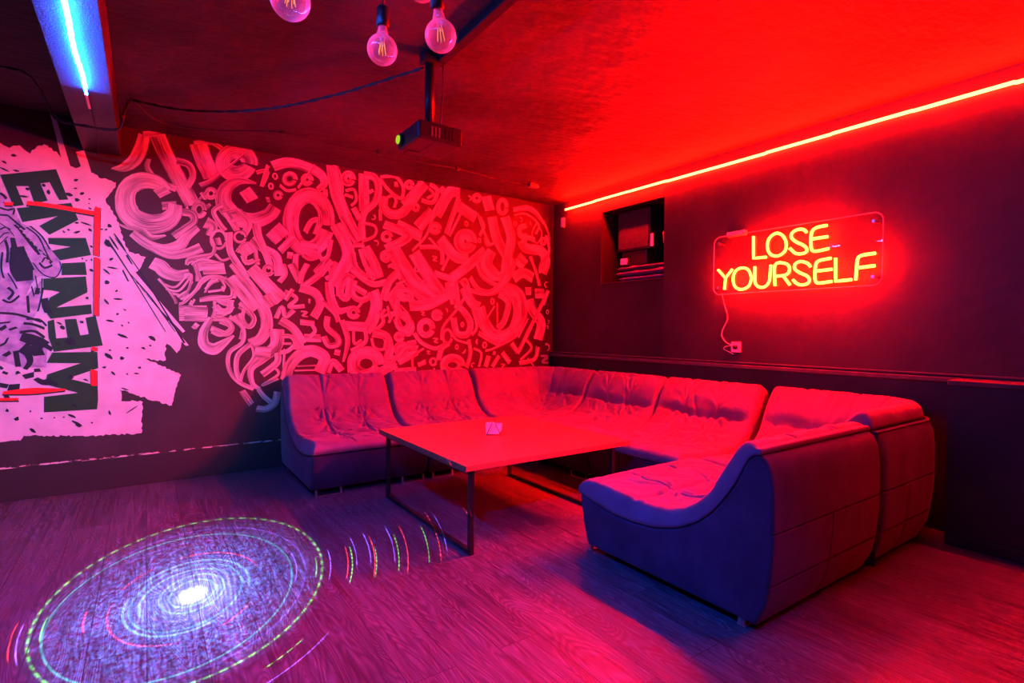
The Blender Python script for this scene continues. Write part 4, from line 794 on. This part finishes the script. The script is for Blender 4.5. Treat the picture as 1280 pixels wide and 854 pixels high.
for a, c in ((-.59, .06), (-.59, .44), (.60, .06), (.60, .44)):
    MB().lathe([(.008, -.075), (.008, .0), (.012, .0), (.012, .012)], 12, Matrix.Translation((.0, a, c)) @ Matrix.Rotation(-PI / 2, 4, 'Y')).build('standoff_screw', M_CHROME, ns)
for ch, dat in NEON_LETTERS.items():
    b = MB()
    for s in dat.split('|'):
        p = [tuple(int(v) / 1000 for v in q.split(',')) for q in s.split()]
        sharp = ch in ('L', 'L2', 'Y', 'F_', )
        if len(p) <= 3 or sharp: q = []; [q.extend(spline([p[i], p[i + 1]], .03)[(1 if i else 0):]) for i in range(len(p) - 1)]
        else: q = spline(p, .018, math.dist(p[0], p[-1]) < .005)
        b.tube([(-.012, a - 2.16, c - 1.59) for a, c in q], .011, 8)
    b.build('neon_letter', M_NEON, ns, True)
o = MB().box((XR - .045, 2.545, 2.085), (XR, 2.71, 2.125), .003).build('sign_dimmer_box', M_WHITEP); tag(o, 'small white dimmer box above the left end of the neon sign', 'dimmer')
c = [(XR - .05, 2.745, 1.60), (XR - .02, 2.735, 1.50), (XR - .01, 2.711, 1.386), (XR - .01, 2.755, 1.29), (XR - .01, 2.766, 1.232), (XR - .015, 2.72, 1.175), (XR - .02, 2.654, 1.149)]
o = MB().tube(spline([tuple(q) for q in c], .02), .0035, 6).tube(spline([(XR - .02, 2.66, 1.145), (XR - .015, 2.72, 1.14), (XR - .01, 2.745, 1.115), (XR - .01, 2.70, 1.095), (XR - .01, 2.653, 1.074)], .02), .003, 6).build('sign_cable', M_WHITEP, None, True)
tag(o, 'thin cable looping from the neon sign down to the wall socket', 'cable')
so = empty('wall_socket', (XR, 2.63, 1.135), 0, 'small wall socket below the left end of the neon sign', 'socket')
MB().box((-.010, -.045, -.045), (0, .045, .045), .003).build('face_plate', M_WHITEP, so); fp = so.children[0]
MB().lathe([(.020, .008), (.018, .03), (.010, .04)], 16, Matrix.Rotation(-PI / 2, 4, 'Y')).build('plug', M_BLACKP, fp, True)

# ---------------------------------------------------------------- things in the hatch
mo = empty('speaker_box', (XR + .32, 3.95, 1.985), 0, 'boxy dark speaker cabinet standing in the wall hatch', 'speaker')
MB().box((-.15, -.21, .16), (.2, .25, .60), .008).build('cabinet', M_BLACKP, mo)
MB().box((-.158, -.19, .18), (-.148, .23, .58), .004).build('front_grille', M_GRILLE, mo)
MB().box((-.13, -.15, .0), (.18, .2, .16), .01).build('stand', M_BLACK, mo)
o = MB().box((XR + .17, 3.70, 2.16), (XR + .175, 3.735, 2.29)).build('paper_label', M_PAPER); o.parent = mo; o.matrix_parent_inverse = Matrix.Translation((XR + .32, 3.95, 1.985)).inverted(); o['label'] = 'white sticker'
def folded(name, y0, y1, x0, x1, z0, th, seed, m, label):
    vs = []; fs = []; n = 24; k = 12
    for s in (0, 1):
        for j in range(k + 1):
            for i in range(n + 1):
                a, b = i / n, j / k; e = min(a, 1 - a, b, 1 - b); g = (1 - max(0, 1 - e / .16) ** 2) ** .5
                y = y0 + (y1 - y0) * a; x = x0 + (x1 - x0) * b
                z = z0 + (th * .5 + (th * .5 - .004) * g * (1 if s else -1)) + (s * g * .012 * noise.noise((x * 12, y * 9, seed)))
                vs.append((x, y, z))
    N = (n + 1) * (k + 1)
    for j in range(k):
        for i in range(n):
            a = j * (n + 1) + i; fs.append((a, a + 1, a + n + 2, a + n + 1)); fs.append((N + a, N + a + n + 1, N + a + n + 2, N + a + 1))
    bd = list(range(n + 1)) + [j * (n + 1) + n for j in range(1, k + 1)] + [k * (n + 1) + i for i in range(n - 1, -1, -1)] + [j * (n + 1) for j in range(k - 1, 0, -1)]
    for q in range(len(bd)): a, b = bd[q], bd[(q + 1) % len(bd)]; fs.append((a, b, N + b, N + a))
    o = fromdata(name, vs, fs, m, None, True); tag(o, label, 'cushion', 'cushions folded in the wall hatch'); return o
folded('folded_cushion', 3.43, 4.08, XR + .04, XR + .66, NZ0, .06, 1, M_CUSH, 'flat folded cushion lying on the hatch floor, lowest of the three')
folded('folded_cushion', 3.44, 4.15, XR + .06, XR + .66, NZ0 + .062, .06, 2, M_CUSH, 'flat folded cushion in the hatch, middle one of the three')
folded('folded_cushion', 3.44, 4.18, XR + .10, XR + .66, NZ0 + .124, .055, 3, M_GREYFAB, 'darker folded cushion on top of the three, under the speaker')
def crumple(name, c, r, seed, m):
    bm = bmesh.new(); bmesh.ops.create_icosphere(bm, subdivisions=4, radius=1)
    for v in bm.verts:
        n_ = noise.noise((v.co.x * 2 + seed, v.co.y * 2, v.co.z * 2)) * .35 + abs(noise.noise((v.co.x * 5, v.co.y * 5 + seed, v.co.z * 5))) * .25
        v.co = Vector((v.co.x * r[0], v.co.y * r[1], v.co.z * r[2])) * (1 + n_)
        v.co += Vector(c)
    me = bpy.data.meshes.new(name); bm.to_mesh(me); bm.free(); return obj(name, me, m, None, None, True)
tag(crumple('crumpled_cloth', (XR + .25, 3.545, 2.20), (.07, .06, .17), 3, M_GREYFAB), 'crumpled dark cloth stuffed beside the speaker box in the hatch', 'cloth')
MBp = MB().box((XR + .11, 4.0, 1.995), (XR + .114, 4.10, 2.06)); o = MBp.build('paper_note', M_PAPER); tag(o, 'small white paper slip below the speaker box in the hatch', 'paper')
# corner junction box under ceiling handled by strip controller

# ---------------------------------------------------------------- ceiling fittings
o = MB().box((1.375, -1.2, 2.79), (1.43, 2.80, ZC + .012), .003).build('ceiling_rail', M_BLACK); tag(o, 'black metal rail screwed to the ceiling behind the hanging bulbs', 'rail')
pj = empty('projector', (1.345, 2.79, 2.84), 0, 'black ceiling projector with glowing greenish lens on a drop pole', 'projector')
MB().tube([(0, 0, -.40), (0, 0, -.05)], .027, 14).build('drop_pole', M_BLACK, pj, True)
MB().box((-.05, -.05, -.06), (.05, .03, .0), .004).build('ceiling_bracket', M_BLACK, pj)
MB().box((-.03, -.03, -.44), (.03, .03, -.40), .004).box((-.05, -.008, -.45), (.05, .008, -.40), .003).build('swivel_joint', M_CHROME, pj)
MB().box((-.135, -.15, -.545), (.135, .14, -.445), .012, 3).build('projector_body', M_BLACKP, pj)
for k in range(7):
    MB().box((-.06 + k * .022, -.153, -.525), (-.05 + k * .022, -.149, -.47)).build('vent_slat', M_CHROME if k in (0, 1, 2) else M_BLACK, pj)
MB().box((-.10, .07, -.548), (-.03, .13, -.543)).build('underside_cover', M_BLACK, pj)
MB().box((-.03, -.14, -.547), (-.024, .10, -.543)).build('underside_groove', M_BLACK, pj)
MB().lathe([(.036, 0), (.036, .018), (.028, .02)], 24, Matrix.Translation((-.133, .085, -.495)) @ Matrix.Rotation(-PI / 2, 4, 'Y')).build('lens_ring', M_BLACK, pj, True); lr = bpy.data.objects['lens_ring']
MB().lathe([(.026, .0), (.022, .008), (.008, .012)], 24, Matrix.Translation((-.152, .085, -.495)) @ Matrix.Rotation(-PI / 2, 4, 'Y')).build('lens', M_LENS, lr, True, 'yellow green glowing lens')
o = MB().tube(spline([(1.425, 2.78, 2.79), (1.43, 2.79, 2.65), (1.425, 2.80, 2.5), (1.42, 2.80, 2.40)], .04), .004, 6).build('projector_cable', M_RUBBER, None, True); tag(o, 'thin black cable dropping from the rail end to the projector', 'cable')
def cable(name, pts, r, label, twist=0):
    q = spline(pts, .03); b = MB()
    if twist:
        for ph in (0, PI):
            b.tube([(x + r * .8 * math.cos(i * .9 + ph), y, z + r * .8 * math.sin(i * .9 + ph)) for i, (x, y, z) in enumerate(q)], r, 6)
    else: b.tube(q, r, 6)
    o = b.build(name, M_RUBBER, None, True); tag(o, label, 'cable', 'cables slung under the ceiling'); return o
cable('ceiling_cable', [(-.075, 4.50, 2.82), (.25, 4.3, 2.76), (.65, 3.9, 2.73), (1.0, 3.4, 2.74), (1.33, 2.83, 2.775)], .006, 'twisted black cable sagging from the beam to the projector rail', 1)
cable('ceiling_cable', [(-.075, 4.5, 2.83), (.1, 4.75, 2.79), (.45, 4.72, 2.80), (.9, 4.54, 2.825), (1.3, 4.55, 2.812), (1.7, 4.545, 2.825), (2.1, 4.53, 2.812), (2.48, 4.53, 2.825), (2.95, 4.56, 2.815), (3.37, 4.58, 2.825)], .005, 'black cable clipped along the ceiling just in front of the mural')
cable('ceiling_cable', [(-1.3, 3.95, 2.80), (-.75, 4.15, 2.74), (-.60, 4.32, 2.79), (-.54, 4.5, 2.75), (-.50, 4.62, 2.66), (-.43, 4.45, 2.575), (-.32, 4.38, 2.55), (-.2, 4.35, 2.545), (-.135, 4.33, 2.56), (-.115, 4.25, 2.62), (-.10, 4.35, 2.72), (-.075, 4.48, 2.82)], .006, 'twisted black cable looping under the blue-lit beam', 1)
for i, (x, y) in enumerate([(.911, 4.54), (1.707, 4.545), (2.489, 4.53)]):
    o = MB().box((x - .02, y - .016, 2.812), (x + .02, y + .016, 2.845), .004).build('cable_clip', M_BLACK)
    tag(o, ['black clip holding the ceiling cable, left one of three', 'black clip holding the ceiling cable, middle one, left of the projector', 'black clip holding the ceiling cable, right one of three'][i], 'clip', 'clips of the ceiling cable')
jb = empty('cable_connector', (3.42, 4.56, 2.82), 0, 'small glinting connector box at the right end of the ceiling cable', 'connector')
MB().box((-.05, -.03, -.02), (.05, .03, .02), .004).build('box', M_CHROME, jb)
MB().box((.05, -.012, -.01), (.075, .012, .01), .002).build('plug_end', M_WHITEP, jb)

# ---------------------------------------------------------------- hanging bulbs
def bulb(loc, rad, lean, topz, label):
    """loc = globe centre; lean = (dx, dy) per metre upward"""
    root = empty('pendant_bulb', loc, 0, label, 'light bulb', 'hanging globe bulbs')
    ax = Vector((lean[0], lean[1], 1)).normalized(); q = Vector((0, 0, 1)).rotation_difference(ax).to_matrix().to_4x4()
    prof = []
    for k in range(1, 26):
        a = -PI / 2 + k * (PI * .86) / 25; prof.append((rad * math.cos(a), rad * math.sin(a)))
    r1 = rad * .30; zt = prof[-1][1]
    prof += [(r1 + .004, zt + .008), (r1, zt + .022), (r1 * .95, zt + .034)]
    prof = [(.001, -rad)] + prof
    MB().lathe(prof, 32, q).build('glass_globe', M_BULB, root, True); gg = root.children[0]
    z0 = zt + .030
    MB().lathe([(r1 + .004, z0), (r1 + .006, z0 + .004), (r1 + .006, z0 + .060), (r1 + .002, z0 + .066), (.004, z0 + .07)], 20, q).build('socket', M_BLACKP, root, True)
    MB().lathe([(.008, zt * .35), (.006, zt * .6), (.012, zt), (.012, z0)], 10, q).build('glass_stem', M_BULB, root, True)
    f = MB()
    for k in range(6):
        a = k * PI / 3; c, s = math.cos(a), math.sin(a)
        f.tube([q @ Vector((.007 * c, .007 * s, zt * .5)), q @ Vector((.013 * c, .013 * s, -rad * .28))], .0007, 4)
    f.build('filament', M_FILA, gg)
    H_ = (topz - loc[2]) / ax.z
    MB().tube([ax * (z0 + .068), ax * (H_ * .5), ax * H_], .0035, 6).build('cord', M_RUBBER, root, True)
bulb((.648, 1.702, 2.182), .049, (.015, 0.0), 2.84, 'clear globe bulb hanging straight, left one of the pair near the projector')
bulb((.761, 1.501, 2.173), .049, (-.22, -.16), 2.84, 'tilted clear globe bulb, right one of the pair, just above the projector pole')
bulb((.307, 1.449, 2.094), .049, (.02, .0), 2.84, 'globe bulb cut by the top edge of the photo, nearest the blue-lit beam')
bulb((.756, 1.632, 2.395), .049, (-.1, .05), 2.84, 'globe bulb mostly out of frame, only its bottom showing above the tilted one')

# ---------------------------------------------------------------- disco laser: spot with a ring gobo, plus added blue washes
ld = bpy.data.lights.new('disco_light', 'SPOT'); lo = bpy.data.objects.new('disco_light', ld); COL.objects.link(lo)
lo.location = (-.36, .05, 2.55); tgt = Vector((.174, 2.87, 0))
lo.rotation_euler = (tgt - lo.location).to_track_quat('-Z', 'Y').to_euler()
ld.energy = 7500; LR = lo.rotation_euler.to_matrix(); ld.color = (1, 1, 1); ld.shadow_soft_size = .0; ld.spot_size = math.radians(100); ld.spot_blend = .3
ld.use_nodes = True; t = NT(ld.node_tree); em = t.n['Emission']
nrm = t.node('ShaderNodeTexCoord').outputs['Normal']
s = t.node('ShaderNodeSeparateXYZ'); t.l.new(nrm, s.inputs[0])
az = t.m('ABSOLUTE', s.outputs[2])
U = t.m('DIVIDE', s.outputs[0], az); V = t.m('DIVIDE', s.outputs[1], az)
def polar(u0, v0, asp=1.0):
    u = t.m('SUBTRACT', U, u0); v = t.m('MULTIPLY', t.m('SUBTRACT', V, v0), asp)
    r = t.m('SQRT', t.m('ADD', t.m('MULTIPLY', u, u), t.m('MULTIPLY', v, v)))
    return r, t.m('ARCTAN2', v, u), u, v
acc = None
def add(f, col, amp):
    global acc
    x = t.node('ShaderNodeVectorMath', operation='SCALE'); x.inputs[0].default_value = tuple(c * amp for c in col); t.put(x.inputs[3], f)
    if acc is None: acc = x.outputs[0]
    else:
        y = t.node('ShaderNodeVectorMath', operation='ADD'); t.l.new(acc, y.inputs[0]); t.l.new(x.outputs[0], y.inputs[1]); acc = y.outputs[0]
PC = {}
def ring(c, r0, w, col, amp, win=None, dash=None):
    if c not in PC: PC[c] = polar(*c)
    r, a, _, _ = PC[c]
    f = t.m('SUBTRACT', 1., t.m('DIVIDE', t.m('ABSOLUTE', t.m('SUBTRACT', r, r0)), w), clamp=True)
    if win is not None:
        a0, hw = win; f = t.m('MULTIPLY', f, t.m('MULTIPLY', t.m('SUBTRACT', t.m('COSINE', t.m('SUBTRACT', a, a0)), math.cos(hw)), 2.5 / (1 - math.cos(hw)), clamp=True))
    if dash: f = t.m('MULTIPLY', f, t.m('MULTIPLY_ADD', t.m('GREATER_THAN', t.m('SINE', t.m('MULTIPLY', a, float(dash))), -.2), .85, .15))
    add(f, col, amp)
GRN = (.25, 1, .12); TEAL = (.05, .75, .6); PUR = (.35, .12, 1); RD = (1, .04, .05); CY = (.3, .75, 1); WH = (1, 1, 1)
C0 = (.0, .004, 1.0); C1 = (-.012, -.004, 1.0); C2 = (-.004, .0, 1.0)
GA_DISC, GA_SW, GA_CORE, GA_HOT, GA_WIDE = 2.0, 1.5, 2.2, 14., .09; GA_W1 = .14; GA_W2 = .055
ring(C0, 0.1500, 0.0022, GRN, 1.65, None, 62)
ring(C1, 0.1250, 0.0018, TEAL, 1.05)
ring(C2, 0.1330, 0.0020, PUR, 0.90, (.6, 2.2))
ring(C1, 0.1120, 0.0015, PUR, 0.60, (2.2, 1.2))
ring(C2, 0.0800, 0.0020, RD, 1.95, (1.2, .75)); ring(C2, 0.0800, 0.0018, RD, 1.80, (2.5, .28)); ring(C2, 0.0780, 0.0018, RD, 1.50, (3.9, .9)); ring(C2, 0.0790, 0.0018, RD, 1.35, (5.6, .3))
ring(C2, 0.0660, 0.0024, CY, 1.35, (1.3, 1.5)); ring(C2, 0.0640, 0.0022, CY, 1.35, (4.2, 1.3)); ring(C2, 0.0580, 0.0020, TEAL, 0.90)
ring(C2, 0.0490, 0.0022, CY, 1.20, (2.2, 1.6)); ring(C2, 0.0420, 0.0020, PUR, 1.35, (5.2, 1.5)); ring(C0, 0.0340, 0.0020, CY, 1.20)
ring(C0, 0.0240, 0.0020, CY, 1.35)
ring(C0, 0.1610, 0.0011, PUR, 3.30, (0.080, 0.217)); ring(C0, 0.1430, 0.0012, GRN, 2.31, (0.080, 0.155)); ring(C0, 0.1180, 0.0012, PUR, 3.30, (0.180, 0.310))
ring(C0, 0.1838, 0.0011, RD, 3.96, (0.060, 0.202)); ring(C0, 0.1896, 0.0010, GRN, 3.96, (0.030, 0.217), 150); ring(C0, 0.1954, 0.0008, PUR, 2.97, (0.160, 0.186))
ring(C0, 0.2201, 0.0010, RD, 4.29, (0.060, 0.232)); ring(C0, 0.2223, 0.0008, GRN, 2.97, (0.010, 0.155), 170); ring(C0, 0.2143, 0.0010, PUR, 2.97, (0.160, 0.186))
ring(C0, 0.2476, 0.0010, PUR, 2.97, (0.150, 0.186)); ring(C0, 0.2535, 0.0010, GRN, 3.63, (0.060, 0.171), 180); ring(C0, 0.2665, 0.0010, RD, 3.96, (0.080, 0.217))
ring(C0, 0.2969, 0.0009, GRN, 2.97, (0.080, 0.155), 190); ring(C0, 0.3144, 0.0010, RD, 3.96, (0.120, 0.217), 200); ring(C0, 0.3245, 0.0009, PUR, 2.64, (0.140, 0.155))
ring(C0, 0.3752, 0.0009, RD, 2.64, (0.140, 0.186), 200); ring(C0, 0.4622, 0.0010, RD, 2.64, (0.580, 0.093), 300)
ring(C0, 0.1650, 0.0011, RD, 3.30, (3.330, 0.202)); ring(C0, 0.1590, 0.0011, PUR, 2.97, (3.380, 0.217)); ring(C0, 0.1400, 0.0012, GRN, 2.31, (3.280, 0.155)); ring(C0, 0.1040, 0.0013, RD, 3.30, (3.330, 0.186))
ring(C0, 0.1795, 0.0010, GRN, 1.98, (5.430, 0.155), 90); ring(C0, 0.2012, 0.0010, PUR, 1.98, (5.380, 0.310))

r0_, a0_, u0_, v0_ = polar(0, 0)
cmb = t.node('ShaderNodeCombineXYZ'); t.put(cmb.inputs[0], U); t.put(cmb.inputs[1], V)
# fine interference speckle inside the disc
sw = t.noise(t.mapping(cmb.outputs[0], (1, 1, 1)), 160, 3, .7)
sw2 = t.noise(t.mapping(cmb.outputs[0], (1, 1, 1)), 46, 2, .6, 2.5)
disc = t.m('SUBTRACT', 1., t.m('DIVIDE', r0_, .16), clamp=True)
spk = t.m('MULTIPLY', t.m('POWER', disc, .8), t.ramp(sw, [(.42, .12), (.62, 1.)]))
add(spk, (.10, .24, 1), GA_DISC)
swirl = t.m('MULTIPLY', disc, t.m('SUBTRACT', 1., t.m('MULTIPLY', t.m('ABSOLUTE', t.m('SUBTRACT', sw2, .5)), 22.), clamp=True))
add(swirl, (.15, .5, 1), GA_SW)
core = t.m('SUBTRACT', 1., t.m('DIVIDE', r0_, .085), clamp=True)
add(t.m('MULTIPLY', core, core), (.35, .45, 1), GA_CORE)
hot = t.m('SUBTRACT', 1., t.m('DIVIDE', r0_, .018), clamp=True)
add(t.m('POWER', hot, 1.5), (1, 1, 1), GA_HOT)
wide = t.m('SUBTRACT', 1., t.m('DIVIDE', r0_, .6), clamp=True)
add(t.m('MULTIPLY', wide, wide), (.10, .06, 1), GA_WIDE)  # faint blue glow round the disc, widened to add blue on the left floor
def added_wash(aim, rad, col, amp):
    q = LR.transposed() @ (Vector(aim) - lo.location); u0, v0 = q.x / -q.z, q.y / -q.z
    r_ = polar(u0, v0)[0]; f = t.m('SUBTRACT', 1., t.m('DIVIDE', r_, rad), clamp=True)
    add(t.m('SMOOTH_MIN', t.m('MULTIPLY', f, 1.6), 1., .4), col, amp)
added_wash((-.55, 5.18, 1.25), .42, (.01, .38, 1), GA_W1)  # azure wash added to brighten the left of the mural
added_wash((2.0, 1.9, .0), .42, (.0, .07, 1), GA_W2)  # deep blue wash added for the near sofa's shaded side and floor
t.l.new(acc, em.inputs[0]); em.inputs[1].default_value = 1.0
